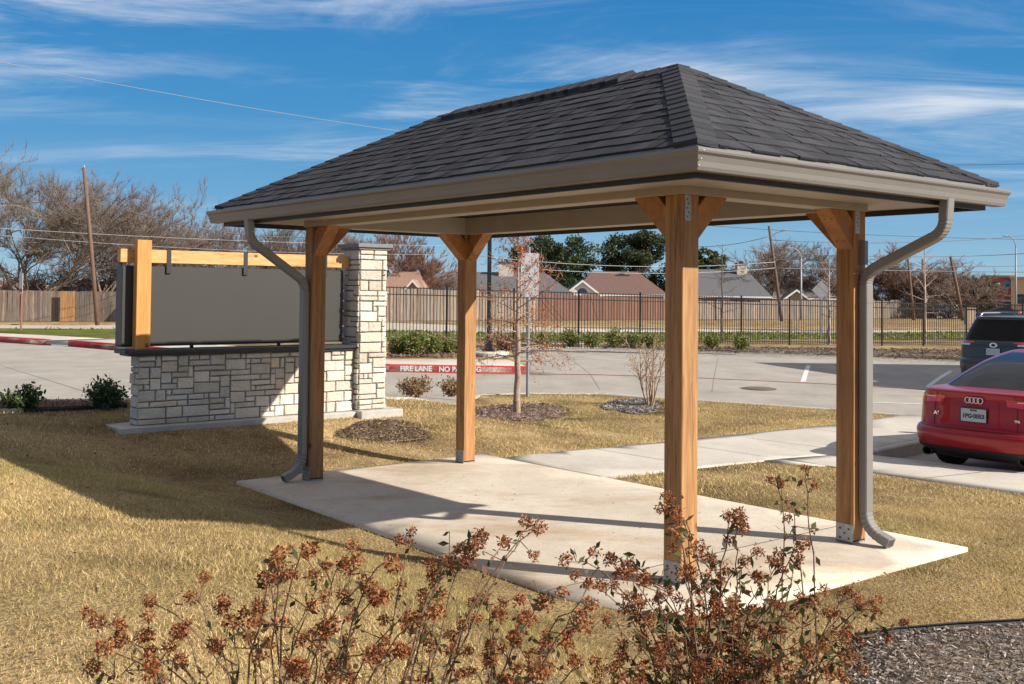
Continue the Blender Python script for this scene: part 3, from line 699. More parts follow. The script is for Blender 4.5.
# hip caps
for cx_, cy_, ex, ey in ((E0, E2, Wd/2, E2+RIN), (E1, E2, Wd/2, E2+RIN), (E1, E3, Wd/2, E3-RIN), (E0, E3, Wd/2, E3-RIN)):
    p0 = Vector((cx_, cy_, 0)); p1 = Vector((ex, ey, 0)); dp = (p1-p0); n_ = int(RIN/.095); mb = MB()
    dx = Vector((math.copysign(1, ex-cx_), 0, 0)); dy = Vector((0, math.copysign(1, ey-cy_), 0))
    for i in range(n_):
        t0 = .06+i*.095; t1 = min(t0+.15, RIN); lw = .165
        def Q(t, side, hh):     # side 0 = ridge line, -1 = along x eave, +1 = along y eave
            b = p0+dx*t+dy*t; z = zr(t)
            if side == -1: b = b+dx*min(lw, max(.004, RIN-t))
            if side == 1: b = b+dy*lw
            return Vector((b.x, b.y, z+hh))
        h0, h1 = .024, .012; tn = rg.uniform(.75, 1.15)
        V = [Q(t0, -1, h0-.004), Q(t0, 0, h0+.006), Q(t0, 1, h0-.004), Q(t1, -1, h1-.004), Q(t1, 0, h1+.006), Q(t1, 1, h1-.004)]
        V += [v-Vector((0, 0, .03)) for v in V]
        mb.add(V, [(0, 1, 4, 3), (1, 2, 5, 4), (6, 7, 1, 0), (7, 8, 2, 1), (6, 0, 3, 9), (2, 8, 11, 5)], (tn, tn, tn))
    mb.build('hip_cap', M_shing, roof, fix=True)
# ridge cap and ridge vent
mb = MB(); y = E2+RIN+.03; yv0, yv1 = E2+RIN+.50, E3-RIN-.0
zt = zr(RIN)
while y < E3-RIN-.22:
    y1 = y+.2; vent = yv0 <= y+.05; hh = .038 if vent else .014; x = Wd/2; tn = rg.uniform(.75, 1.15)
    V = []
    for yy, q in ((y, .009), (y1, 0)):
        V += [(x-.16, yy, zt-.16*SL+hh+q), (x, yy, zt+hh+q-.005), (x+.16, yy, zt-.16*SL+hh+q), (x-.16, yy, zt-.16*SL-.0), (x+.16, yy, zt-.16*SL-.0)]
    mb.add(V, [(0, 1, 6, 5), (1, 2, 7, 6), (3, 0, 5, 8), (2, 4, 9, 7), (3, 4, 2, 1, 0), (5, 6, 7, 9, 8)], (tn, tn, tn)); y += .14
mb.build('ridge_cap', M_shing, roof)
# gutter along the front eave and the right end eave
prof = [(.124, .0), (.05, .0), (.040, .018), (.034, .045), (.020, .075), (.004, .088), (.0, .098), (.0, .112), (.012, .114), (.014, .104), (.024, .085), (.046, .045), (.054, .010), (.118, .010), (.118, .108), (.124, .108)]
zg = 2.408; loop = lambda d: [(E0+d, E3), (E0+d, E2+d), (E1, E2+d)]
V = []; n_ = len(prof); mb = MB()
for k in range(3):
    for d, z in prof: x, y = loop(d)[k]; V.append((x, y, zg+z))
Fc = []
for k in range(2):
    for j in range(n_): Fc.append((k*n_+j, k*n_+(j+1) % n_, (k+1)*n_+(j+1) % n_, (k+1)*n_+j))
mb.add(V, Fc); capf = [list(range(11)), ]
for k in (0, 2): mb.add([V[k*n_+j] for j in list(range(0, 8))+[15]], [tuple(range(9))])
mb.build('gutter', M_gut, pav)
# corner seam and rivets
mb = MB()
for z in (.02, .055, .095): mb.lathe([(0, .003), (.004, .002), (.005, 0)], 8, Matrix.Translation((E0+.045, E2-.0+(.035 if z < .05 else (.02 if z < .09 else .002)), zg+z)) @ Matrix.Rotation(math.pi/2, 4, 'X'))
mb.build('rivet', M_galv, pav)
def downspout(P, side, label):
    # P: control points (Vector); rounds corners and adds crimps
    pts = []; scl = []
    for i in range(len(P)):
        if i in (0, len(P)-1): pts.append(P[i]); scl.append(1); continue
        r = .085 if i < 3 else .13; a = (P[i-1]-P[i]).normalized(); b = (P[i+1]-P[i]).normalized(); s_, e_ = P[i]+a*r, P[i]+b*r
        K = 14
        for q in range(K+1):
            t = q/K; pts.append((1-t)**2*s_+2*t*(1-t)*P[i]+t*t*e_); scl.append(1.0 if q % 2 == 0 else .93)
    # straight spans: joints
    a_, b_ = .043, .033; c = .007
    pr = [(-a_+c, -b_), (a_-c, -b_), (a_, -b_+c), (a_, b_-c), (a_-c, b_), (-a_+c, b_), (-a_, b_-c), (-a_, -b_+c)]
    mb = MB(); mb.sweep(pts, pr, side=side, scales=scl); o = mb.build('downspout', M_gut, pav)
    mb = MB()
    for z in (.62, 1.72):
        c_ = P[3]; mb.box(c_.x-.047, c_.x+.047, c_.y-.047, c_.y+.047, z, z+.02) if False else mb.sweep([Vector((c_.x, c_.y, z+.03)), Vector((c_.x, c_.y, z))], [(p*1.05, q*1.06) for p, q in pr], side=side)
    mb.build('joint_collar', M_gut, o)
    e = P[-1]; d = (P[-1]-P[-2]).normalized(); n2 = side.cross(d)
    mb = MB(); V = [e+d*.001+side*s1*.036+n2*s2*.026 for s1, s2 in ((-1, -1), (1, -1), (1, 1), (-1, 1))]; mb.add(V, [(0, 1, 2, 3)]); mb.build('spout_opening', M_bolt, o)
zD = gz(1.8, -.3)+.03; zB = gz(-.3, 4.6)+.03
xx, yy_ = 1.80, -.108
downspout([Vector((xx, -.715, 2.425)), Vector((xx, -.70, 2.20)), Vector((xx, yy_, 1.93)), Vector((xx, yy_, zD+.11)), Vector((xx+.01, yy_-.19, zD+.036))], Vector((1, 0, 0)), '')
downspout([Vector((-.68, 4.60, 2.425)), Vector((-.665, 4.60, 2.22)), Vector((-.108, 4.60, 1.85)), Vector((-.108, 4.60, zB+.12)), Vector((-.30, 4.60, zB+.036))], Vector((0, -1, 0)), '')
# small dark outlet block between the post top and the pipe
MB().box(Wd+.005, Wd+.045, -.11, -.074, 1.99, 2.16).build('pipe_strap', M_gut, pav)

# ================================================================== MONUMENT SIGN
M_stone = mat('limestone', (.68, .64, .575), .85, col2=(.56, .50, .42), scale=2.6, bump=.016, bscale=22, attr=True, detail=9)
M_mort = mat('mortar', (.34, .31, .275), .95, var=.3, scale=20)
M_foot = mat('footing_concrete', (.48, .45, .41), .9, var=.25, scale=5, bump=.003)
M_panel = mat('sign_panel_paint', (.042, .039, .035), .42, var=.06, scale=2)
M_cap = mat('dark_metal_cap', (.022, .022, .024), .45)
M_capc = mat('cast_stone_cap', (.19, .19, .19), .7, var=.2)
W_new = wood_mat('new_pine', (.68, .40, .16), (.52, .25, .08), (1, 8, 8))
W_newp = wood_mat('new_pine_post', (.60, .29, .075), (.46, .20, .045), (8, 8, .8))
sgn = thing('monument_sign', 'low limestone sign wall with pillar, timber frame and blank grey panel', 'sign', (AX*.829, AY*.829, .301), ANG); sgn.scale = (.829, .829, .829)
def stones(w, h, rg, umin=.09):
    """irregular ashlar: list of (x0,x1,z0,z1)"""
    cu = .076; cx_ = .074; nx = max(1, round(w/cx_)); nz = max(1, round(h/cu)); dx = w/nx; dz = h/nz
    occ = np.zeros((nx, nz), bool); out = []
    for j in range(nz):
        for i in range(nx):
            if occ[i, j]: continue
            hh = rg.choice([1, 1, 1, 2, 2, 2]); ww = rg.choice([1, 2, 3, 3, 4, 4, 5, 6]) if hh == 1 else rg.choice([2, 3, 3, 4, 5])
            hh = min(hh, nz-j); k = 0
            while k < ww and i+k < nx and not occ[i+k, j]: k += 1
            ww = k
            while hh > 1 and occ[i:i+ww, j:j+hh].any(): hh -= 1
            occ[i:i+ww, j:j+hh] = True; out.append((i*dx, (i+ww)*dx, j*dz, (j+hh)*dz))
    return out
def stone_face(mb, org, ax, nrm_, w, h, rg):
    for x0, x1, z0, z1 in stones(w, h, rg):
        g_ = .008; j = lambda: rg.uniform(-.004, .004); d = rg.uniform(.024, .046); b = .009
        r_ = [(x0+g_+j(), z0+g_+j()), (x1-g_+j(), z0+g_+j()), (x1-g_+j(), z1-g_+j()), (x0+g_+j(), z1-g_+j())]
        c_ = ((x0+x1)/2, (z0+z1)/2); V = []
        def pt(p, dd): return org+ax*p[0]+Vector((0, 0, p[1]))+nrm_*dd
        inn = [(p[0]+(b if p[0] < c_[0] else -b), p[1]+(b if p[1] < c_[1] else -b)) for p in r_]
        V = [pt(p, 0) for p in r_]+[pt(p, d-.008) for p in r_]+[pt(p, d+rg.uniform(-.003, .003)) for p in inn]
        Fc = [(i, (i+1) % 4, 4+(i+1) % 4, 4+i) for i in range(4)]+[(4+i, 4+(i+1) % 4, 8+(i+1) % 4, 8+i) for i in range(4)]+[(8, 9, 10, 11)]
        t = rg.uniform(.78, 1.12); wm = rg.random(); cl = (t, t*(1-.05*wm), t*(1-.13*wm)) if rg.random() > .07 else (t*1.0, t*.90, t*.78)
        mb.add(V, Fc, cl)
rs = np.random.default_rng(21)
def masonry(name, x0, x1, y0, y1, z0, z1, parent):
    e = .028
    core = MB().box(x0+e, x1-e, y0+e, y1-e, z0, z1).build(name, M_mort, parent)
    mb = MB(); hh = z1-z0
    stone_face(mb, Vector((x0+.012, y0+e, z0)), Vector((1, 0, 0)), Vector((0, -1, 0)), x1-x0-.024, hh, rs)
    stone_face(mb, Vector((x1-.012, y1-e, z0)), Vector((-1, 0, 0)), Vector((0, 1, 0)), x1-x0-.024, hh, rs)
    stone_face(mb, Vector((x0+e, y1-.0-.012, z0)), Vector((0, -1, 0)), Vector((-1, 0, 0)), y1-y0-.024, hh, rs)
    stone_face(mb, Vector((x1-e, y0+.012, z0)), Vector((0, 1, 0)), Vector((1, 0, 0)), y1-y0-.024, hh, rs)
    mb.build('stonework', M_stone, core, fix=True); return core
zs = gz(1.5, 9.4)
wall = masonry('stone_wall', .07, 3.30, 9.45, 9.72, .0, .905, sgn)
pil = masonry('pillar', 3.305, 3.79, 9.34, 9.84, .015, 2.40, sgn)
mb = MB(); mb.box(-.12, 3.303, 9.38, 9.80, .935, .985, ch=.006); mb.box(-.06, 3.302, 9.41, 9.76, .905, .935); mb.build('wall_cap', M_cap, wall)
mb = MB(); mb.box(3.25, 3.855, 9.28, 9.90, 2.43, 2.49, ch=.006); mb.box(3.285, 3.815, 9.31, 9.87, 2.40, 2.43); mb.build('pillar_cap', M_capc, pil)
mb = MB(); mb.box(-.20, 3.26, 9.30, 9.98, -.3, .0, ch=.01); mb.build('footing', M_foot, sgn)
mb = MB(); mb.box(3.262, 3.99, 9.16, 10.0, -.3, .015, ch=.012); mb.build('footing', M_foot, sgn)
MB().box(.045, .235, 9.465, 9.60, .986, 2.42, ch=.004).build('timber_post', W_newp, sgn)
MB().box(-.125, 3.278, 9.605, 9.72, 2.125, 2.30, ch=.004).build('crossbeam', W_new, sgn)
MB().box(3.765, 3.95, 9.605, 9.72, 2.125, 2.30, ch=.004).build('crossbeam', W_new, sgn)
mb = MB(); mb.box(-.09, 3.20, 9.625, 9.86, 1.035, 2.085, ch=.008); pn = mb.build('sign_panel', M_panel, sgn)
mb = MB(); mb.box(-.093, 3.203, 9.622, 9.863, 1.02, 1.034); mb.build('panel_trim', M_cap, pn)
for x in (.52, 1.62, 2.88):
    mb = MB(); mb.box(x-.03, x+.03, 9.599, 9.604, 1.99, 2.31); mb.box(x-.03, x+.03, 9.599, 9.726, 2.303, 2.309); mb.box(x-.035, x+.035, 9.604, 9.622, 1.99, 2.08); mb.build('bracket', M_cap, sgn)
for x in (.9, 2.2): MB().box(x-.02, x+.02, 9.70, 9.74, .984, 1.021).build('support_foot', M_cap, sgn)

# ================================================================== FENCES, POLES, SIGNS
M_iron = mat('black_iron', (.012, .012, .014), .45)
fpx = [(300, 342.2), (389, 342.8), (500, 343.6), (640, 345), (767, 345), (840, 345.6), (955, 346), (1120, 347.5)]
fp = pts_px(fpx, 0); cum = [0]
for i in range(len(fp)-1): cum.append(cum[-1]+math.dist(fp[i], fp[i+1]))
def alongf(s):
    for i in range(len(fp)-1):
        if s <= cum[i+1] or i == len(fp)-2: t = (s-cum[i])/(cum[i+1]-cum[i]); return np.array(fp[i])*(1-t)+np.array(fp[i+1])*t
o0 = fp[0]; ft = thing('iron_fence', 'black wrought iron picket fence running along the far side of the lot', 'fence', (o0[0], o0[1], 0))
HF = 1.83; PL = 2.45; npan = int(cum[-1]/PL)
for i in range(npan+1):
    q = alongf(i*PL); z = float(G(*q)); x, y = q[0]-o0[0], q[1]-o0[1]
    MB().box(x-.032, x+.032, y-.032, y+.032, z-.1, z+HF+.06, ch=.004).build('fence_post', M_iron, ft)
    if i == npan: break
    q2 = alongf((i+1)*PL); z2 = float(G(*q2)); mb = MB(); d = (q2-q); Lg = np.linalg.norm(d); a = math.atan2(d[1], d[0])
    Mx = Matrix.Translation((x, y, z)) @ Matrix.Rotation(a, 4, 'Z') @ Matrix.Shear('XZ', 4, (0, 0)) ; sl_ = (z2-z)/Lg
    Mx = Mx @ Matrix(((1, 0, 0, 0), (0, 1, 0, 0), (sl_, 0, 1, 0), (0, 0, 0, 1)))
    for zz_ in (.12, HF-.28, HF-.06): mb.box(.034, Lg-.034, -.014, .014, zz_, zz_+.035, M=Mx)
    n_ = int(Lg/.115)
    for k in range(1, n_): c = Lg*k/n_; mb.box(c-.0095, c+.0095, -.0095, .0095, .05, HF-.005, M=Mx)
    mb.build('fence_panel', M_iron, ft)
M_oldwood = mat('weathered_boards', (.30, .235, .185), .9, var=.45, scale=3, bump=.004, stretch=(6, 6, .5), attr=True)
def wood_fence(name, px, label, h, tones, seed, mt=M_oldwood, special=None):
    P = pts_px(px, 0); rg = np.random.default_rng(seed); o = P[0]; t = thing(name, label, 'fence', (o[0], o[1], 0), group=None); s = 0
    for i in range(len(P)-1):
        a, b = np.array(P[i]), np.array(P[i+1]); Lg = np.linalg.norm(b-a); n_ = int(Lg/.15); mb = MB(); an = math.atan2(b[1]-a[1], b[0]-a[0])
        za, zb = float(G(*a)), float(G(*b)); hh = h if not hasattr(h, '__len__') else h[i]
        for k in range(n_):
            f_ = k/n_; q = a+(b-a)*f_; z = za+(zb-za)*f_; tn = tones[rg.integers(len(tones))]; j = rg.uniform(.8, 1.2); wob = .03*math.sin(s*1.7)
            if special and special(s+k*.15): tn = (1.7, 1.05, .55)
            M = Matrix.Translation((q[0]-o[0], q[1]-o[1], z)) @ Matrix.Rotation(an+rg.normal()*.02, 4, 'Z') @ Matrix.Rotation(rg.normal()*.012, 4, 'Y')
            mb.box(0, .142, -.011, .011, .03, hh+wob+rg.normal()*.012, tuple(np.array(tn)*j), M=M)
        mb.build('fence_boards', mt, t); s += Lg
        mb = MB(); M = Matrix.Translation((a[0]-o[0], a[1]-o[1], za)) @ Matrix.Rotation(an, 4, 'Z') @ Matrix(((1, 0, 0, 0), (0, 1, 0, 0), ((zb-za)/Lg, 0, 1, 0), (0, 0, 0, 1)))
        for zz_ in (.35, 1.4): mb.box(0, Lg, .013, .05, zz_, zz_+.09, (.8, .8, .8), M=M)
        mb.build('fence_rail', mt, t)
    return t
gy_t = [(1, 1, 1), (.85, .88, .92), (1.15, 1.1, 1.05), (.75, .74, .75), (1.05, .95, .85)]
wood_fence('wooden_fence', [(-260, 320), (-60, 321), (60, 321.8), (130, 322.3), (300, 321.5)], 'weathered grey board fence with one newer orange section at far left', 1.95, gy_t, 31, special=lambda s: abs(s-22.0) < .0)
wood_fence('wooden_fence', [(300, 321.5), (420, 321.3), (538, 320.6)], 'grey board fence behind the iron fence between sign pillar and young tree', 1.85, gy_t, 32)
wood_fence('wooden_fence', [(538, 320.6), (600, 320.4), (672, 320.2)], 'reddish brown stained board fence in front of the red roofed house', 1.85, [(.68, .40, .33), (.60, .35, .29), (.76, .46, .38), (.54, .32, .27)], 33)
wood_fence('wooden_fence', [(672, 320.0), (760, 319.6), (835, 319.2)], 'grey board fence in front of the house with a dark grey roof', [1.75, 1.9], gy_t, 34)
wood_fence('wooden_fence', [(835, 319.2), (890, 318.6), (937, 318.0)], 'grey board fence ending beside the far leaning pole', [2.0, 2.1], gy_t, 35)
# orange boards patch on the left fence
P = pts_px([(60, 321.9), (76, 322.0)], 0); a, b = np.array(P[0]), np.array(P[1]); an = math.atan2(b[1]-a[1], b[0]-a[0]); mb = MB(); Lg = np.linalg.norm(b-a)
fence_left = [o for o in bpy.data.objects if o.name == 'wooden_fence'][0]
for k in range(int(Lg/.15)):
    M = Matrix.Translation((a[0]-fence_left.location.x, a[1]-fence_left.location.y-.05, float(G(*a)))) @ Matrix.Rotation(an, 4, 'Z'); tn = rg.uniform(.85, 1.15)
    mb.box(k*.15, k*.15+.142, -.012, .012, .03, 1.93+rg.normal()*.01, (1.75*tn, 1.15*tn, .62*tn), M=M)
tag(mb.build('new_boards', M_oldwood, fence_left), 'newer orange boards in the fence')

def up_z(P, py, px=512):     # height where pixel row py passes above ground point P
    r = ray(px, py); return CAMZ + r[2]*P[1]/r[1]
M_polewood = mat('pole_wood', (.20, .115, .075), .9, var=.4, scale=4, bump=.004, stretch=(6, 6, .4))
M_lamp = mat('lamp_metal', (.30, .31, .31), .5)
def pole(name, label, base_px, base_off_d, top_px, r0, r1, cat='utility pole', m=M_polewood, group='utility poles along the far street'):
    d = base_off_d; B = at(base_px[0], base_px[1], d); zb = float(G(B.x, B.y)); T = at(top_px[0], top_px[1], d)
    t = thing(name, label, cat, (B.x, B.y, zb-.0), group=group)
    v = Vector((T.x-B.x, 0, T.z-zb)); MB().tube([Vector((0, 0, -.3)), v*.5, v], [r0, (r0+r1)/2, r1], 10).build('shaft', m, t, smooth=True); return t, v
# utility poles
pA, vA = pole('utility_pole', 'leaning brown wooden utility pole rising above the big bare trees at left', (98, 322), 58, (84, 168), .125, .095)
MB().tube([(0, 0, 0), (-.35, 0, -.12)], .03, 6).build('bracket', M_lamp, pA).location = vA
mb = MB(); mb.lathe([(.0, .16), (.04, .15), (.055, .05), (.03, 0)], 10); i_ = mb.build('insulator', M_lamp, pA); i_.location = vA
pB, vB = pole('utility_pole', 'dark utility pole with a street lamp arm right of the front post', (782, 318), 98, (769, 226), .16, .12)
mb = MB(); mb.tube([Vector((.9*.0, 0, -1.1)), Vector((.7, -.1, -.6)), Vector((1.35, -.2, -.42))], .045, 7); arm = mb.build('lamp_arm', M_lamp, pB); arm.location = vB
mb = MB(); mb.lathe([(0, -.05), (.16, -.03), (.2, .02), (.1, .08), (0, .09)], 12, Matrix.Translation((1.5, -.22, -.42)) @ Matrix.Diagonal((1.5, .8, 1, 1))); mb.build('lamp_head', M_lamp, arm)
pC, vC = pole('utility_pole', 'thin leaning pole left of the thin white young tree', (914, 318), 112, (908, 259), .15, .11)
pD, vD = pole('utility_pole', 'strongly leaning dark pole at the right end of the grey fence', (963.5, 317.5), 112, (950.5, 256), .2, .14)
pE, vE = pole('utility_pole', 'short distant pole among the bare trees at right', (922.5, 316), 130, (922.5, 259), .13, .11)
# street lamps
def street_lamp(label, px, top, d, h_arm, dirx, group='tall grey street lamps in the distance'):
    B = at(px, 320, d); zb = float(G(B.x, B.y)); T = at(px, top, d); H_ = T.z-zb; t = thing('street_lamp', label, 'street lamp', (B.x, B.y, zb), group=group)
    MB().tube([(0, 0, -.2), (0, 0, H_*.86)], [.13, .08], 10).build('pole', M_lamp, t, smooth=True)
    mb = MB(); pts = [Vector((0, 0, H_*.86))]+[Vector((dirx*h_arm*(1-math.cos(a)), 0, H_*.86+H_*.14*math.sin(a))) for a in np.linspace(.2, 1.5, 7)]
    mb.tube(pts, .055, 7); a_ = mb.build('arm', M_lamp, t, smooth=True)
    mb = MB(); mb.lathe([(0, -.08), (.14, -.05), (.2, 0), (.1, .08), (0, .09)], 10, Matrix.Translation(pts[-1]+Vector((dirx*.3, 0, 0))) @ Matrix.Diagonal((2, .8, 1, 1))); mb.build('lamp_head', M_lamp, a_); return t
street_lamp('tall curved street lamp in front of the red brick shop at right edge', 1016, 236, 120, .9, -1)
street_lamp('curved street lamp between the dark pole and the right post', 801, 248.5, 105, .9, -1)
# black parking lot light post on concrete base
B = gnd(488.5, 356.5, 0); z = float(G(*B)); t = thing('lamp_post', 'black square light post on a round concrete base behind the red kerb', 'lamp post', (B[0], B[1], z))
MB().lathe([(0, .14), (.52, .14), (.55, .11), (.55, -.1)], 28).build('concrete_base', M_walk, t)
mb = MB(); mb.box(-.17, .17, -.17, .17, .142, .19, ch=.01); mb.box(-.11, .11, -.11, .11, .19, .42, ch=.01); mb.build('base_cover', M_iron, t)
MB().box(-.055, .055, -.055, .055, .42, 5.6, ch=.006).build('pole', M_iron, t)
mb = MB(); mb.box(-.02, .02, -.5, -.05, 5.42, 5.48); mb.box(-.17, .17, -1.0, -.5, 5.40, 5.50, ch=.02); mb.build('lamp_head', M_iron, t)
# back of a tall traffic sign on grey pole near lawn edge
B = gnd(527.5, 396.5, 0); z = float(G(*B)); t = thing('sign_post', 'grey steel sign post at the lawn edge behind the rusty young tree', 'sign post', (B[0], B[1], z), .95)
Ht = at(527.5, 247, B[1]).z-z; MB().box(-.024, .024, -.024, .024, -.1, Ht, ch=.004).build('pole', M_galv, t)
zt_, zb_ = at(530, 253, B[1]).z-z, at(530, 297, B[1]).z-z
mb = MB(); mb.box(-.30, .30, -.032, -.027, zb_, zt_, ch=.001); sp = mb.build('sign_plate', mat('sign_back', (.33, .33, .35), .45, metal=.3), t)
MB().box(-.012, .012, -.027, -.022, zb_+.05, zt_-.05).build('mounting_strip', M_galv, sp)
# fire lane sign at far left
B = gnd(21, 330.5, 0); z = float(G(*B)); t = thing('road_sign', 'small white and red sign on a rusty post at the far left verge', 'road sign', (B[0], B[1], z), -.9)
Hs = at(21, 273, B[1]).z-z; MB().box(-.03, .03, -.03, .03, 0, Hs, ch=.003).build('post', mat('rusty_post', (.25, .10, .07), .7), t)
za_ = at(21, 293, B[1]).z-z; mb = MB(); mb.box(-.24, .24, -.04, -.032, za_, Hs); pl_ = mb.build('sign_plate', mat('sign_white', (.62, .58, .60), .5), t)
mb = MB(); mb.box(-.22, .22, -.044, -.041, za_+.04, za_+.16); mb.build('sign_stripe', M_red, pl_)
# diamond sign
B = gnd(821, 337.5, 0); dd = 52.0; B = at(821, 337, dd); z = float(G(B.x, B.y)); t = thing('road_sign', 'grey back of a diamond road sign standing beyond the iron fence', 'road sign', (B.x, B.y, z))
Hs = at(821, 288, dd).z-z; MB().box(-.03, .03, -.03, .03, 0, Hs+.25, ch=.003).build('post', M_galv, t)
MB().box(-.33, .33, -.04, -.034, -.33, .33, M=Matrix.Translation((0, 0, Hs-.1)) @ Matrix.Rotation(math.pi/4, 4, 'Y')).build('sign_plate', mat('sign_back'+'b', (.33, .33, .35), .45, metal=.2), t)
# ================================================================== TREES AND PLANTS
M_bark = mat('grey_bark', (.235, .195, .168), .9, var=.35, scale=9, attr=True)
M_leaf = leaf_mat('leaf', (1, 1, 1), .25, .5)
def put_tree(t, T, S, m=M_bark, tcol=(1, 1, 1), n=4):
    V, Fc = tubes3(T, 7); o = obj('trunk', fast_mesh('trunk', V, Fc, np.tile(tcol, (len(Fc), 1)), True), m, t)
    V, Fc = tubes3(S, 3); o = obj('crown', fast_mesh('crown', V, Fc, np.tile(tcol, (len(Fc), 1))), m, t)
def bare_tree(label, px, base_py, d, height, width, seed, kind=0, col=(1, 1, 1), cap=9000, trunk=.2, r0=.2, minr=.014, kids=(6, 4, 4, 4, 3), name='bare_tree', group='bare winter trees beyond the fence', up=.3, ang=(.75, .55, .55, .6, .7), lens=.70, levels=5):
    B = at(px, base_py, d); z = float(G(B.x, B.y)); rg = np.random.default_rng(seed)
    T, S, tips = branch_tree(rg, height, 1.0, levels, kids, r0, trunk, ang, up, minr, cap=cap, lens=lens)
    A = np.vstack([S[:, :3], S[:, 3:6]]); zt = np.percentile(A[:, 2], 99.5); wx = np.percentile(np.abs(A[:, 0]-A[:, 0].mean()), 98)
    m_ = S[:, 7] <= np.percentile(S[:, 7], 75); Q = S[m_]; Q = Q[rg.integers(0, len(Q), int(1.7*cap))]; w_ = rg.random((len(Q), 1)); p0 = Q[:, :3]*w_+Q[:, 3:6]*(1-w_)
    dd = Q[:, 3:6]-Q[:, :3]; dd /= np.linalg.norm(dd, axis=1)[:, None]; ctr = np.array([0, 0, zt*.3]); ou = p0-ctr; ou /= np.linalg.norm(ou, axis=1)[:, None]
    dn = dd*.5+rg.normal(size=dd.shape)*.42+ou*.55+np.array([0, 0, .45]); dn /= np.linalg.norm(dn, axis=1)[:, None]; p1 = p0+dn*rg.uniform(.25, 1.0, (len(Q), 1))*height*.085
    S = np.vstack([S, np.column_stack([p0, p1, np.full(len(Q), minr*.62), np.full(len(Q), minr*.4)])])
    kz = (height)/zt; kx = (width/2)/wx
    for X in (T, S):
        X[:, [2, 5]] *= kz; X[:, [0, 1, 3, 4]] *= kx
    t = thing(name, label, 'tree', (B.x, B.y, z), group=group); put_tree(t, T, S, tcol=col); return t
def hz_at(py, d, px=512): return at(px, py, d).z - float(G(at(px, py, d).x, d))
# (label, px, d, top_py, width_px, seed, colour, cap, trunk)
BT = [
 ('large bare tree at far left whose crown runs out of the frame', 28, 74, 172, 190, 1, (1.15, 1.08, 1.0), 15000, .14),
 ('large dense bare tree behind the brown utility pole', 104, 76, 182, 150, 2, (1.1, 1.0, .93), 15000, .14),
 ('bare reddish tree right of the brown utility pole above the panel', 168, 84, 216, 110, 3, (1.1, .92, .85), 11000, .14),
 ('bare tree behind the middle of the timber crossbeam', 235, 90, 219, 100, 4, (1.15, 1, .95), 8000, .16),
 ('bare tree seen between the left posts under the eave', 292, 84, 229, 95, 5, (.75, .66, .62), 9000, .16),
 ('bare tree just left of the stone pillar top', 340, 95, 230, 80, 6, (1.1, 1, .95), 7000, .16),
 ('russet bare oak just right of the stone pillar', 410, 98, 235, 84, 7, (1.2, .80, .62), 13000, .18),
 ('bare tree behind the right end of the dark grey roof', 772, 124, 244, 118, 8, (1.05, .9, .82), 8000, .14),
 ('bare tree between the lamp post and the right shelter post', 826, 122, 250, 80, 9, (.95, .85, .80), 7000, .16),
 ('bushy bare tree just right of the downspout', 888, 126, 251, 90, 10, (1.1, .82, .70), 12000, .12),
 ('brown bare tree around the short distant pole', 925, 130, 266, 100, 11, (1.05, .82, .70), 11000, .12),
 ('low bare tree leaning out beside the red brick shop', 960, 124, 262, 74, 12, (1.1, .95, .88), 6000, .14)]
for lb, px, d, tp, wpx, sd_, c, cap, tr in BT:
    h = hz_at(tp, d, px); bare_tree(lb, px, 318, d, h, wpx*d/F*1.05, 100+sd_, col=c, cap=cap, trunk=tr, r0=.24, minr=.012*d/75)
# second row filler crowns far away: low brown thicket
def thicket(label, px0, px1, d, top, seed, col):
    rg = np.random.default_rng(seed); segs = []
    for k in range(int((px1-px0)/9)):
        x = at(px0+9*k+rg.uniform(-4, 4), 318, d).x; y = d+rg.uniform(-3, 3); h = hz_at(top, d)*rg.uniform(.7, 1.05)
        T, S, _ = branch_tree(rg, h, 1, 4, (6, 4, 4, 3), .12, .12, (.7, .6, .7, .8), .3, .02, cap=700)
        A = np.vstack([T, S]); A[:, [2, 5]] *= h/np.percentile(A[:, 5], 99.5); A[:, [0, 3]] += x; A[:, [1, 4]] += y
        zz_ = float(G(x, y)); A[:, [2, 5]] += zz_; segs.append(A)
    V, Fc = tubes3(np.vstack(segs), 3); o = obj('thicket', fast_mesh('thicket', V, Fc, np.tile(col, (len(Fc), 1))), M_bark); tag(o, label, 'thicket', kind='stuff')
thicket('brown leafless brush along the left board fence', -120, 345, 84, 262, 71, (.8, .66, .6))
thicket('brown leafless brush behind the grey fence at right', 740, 965, 128, 280, 72, (.8, .6, .5))
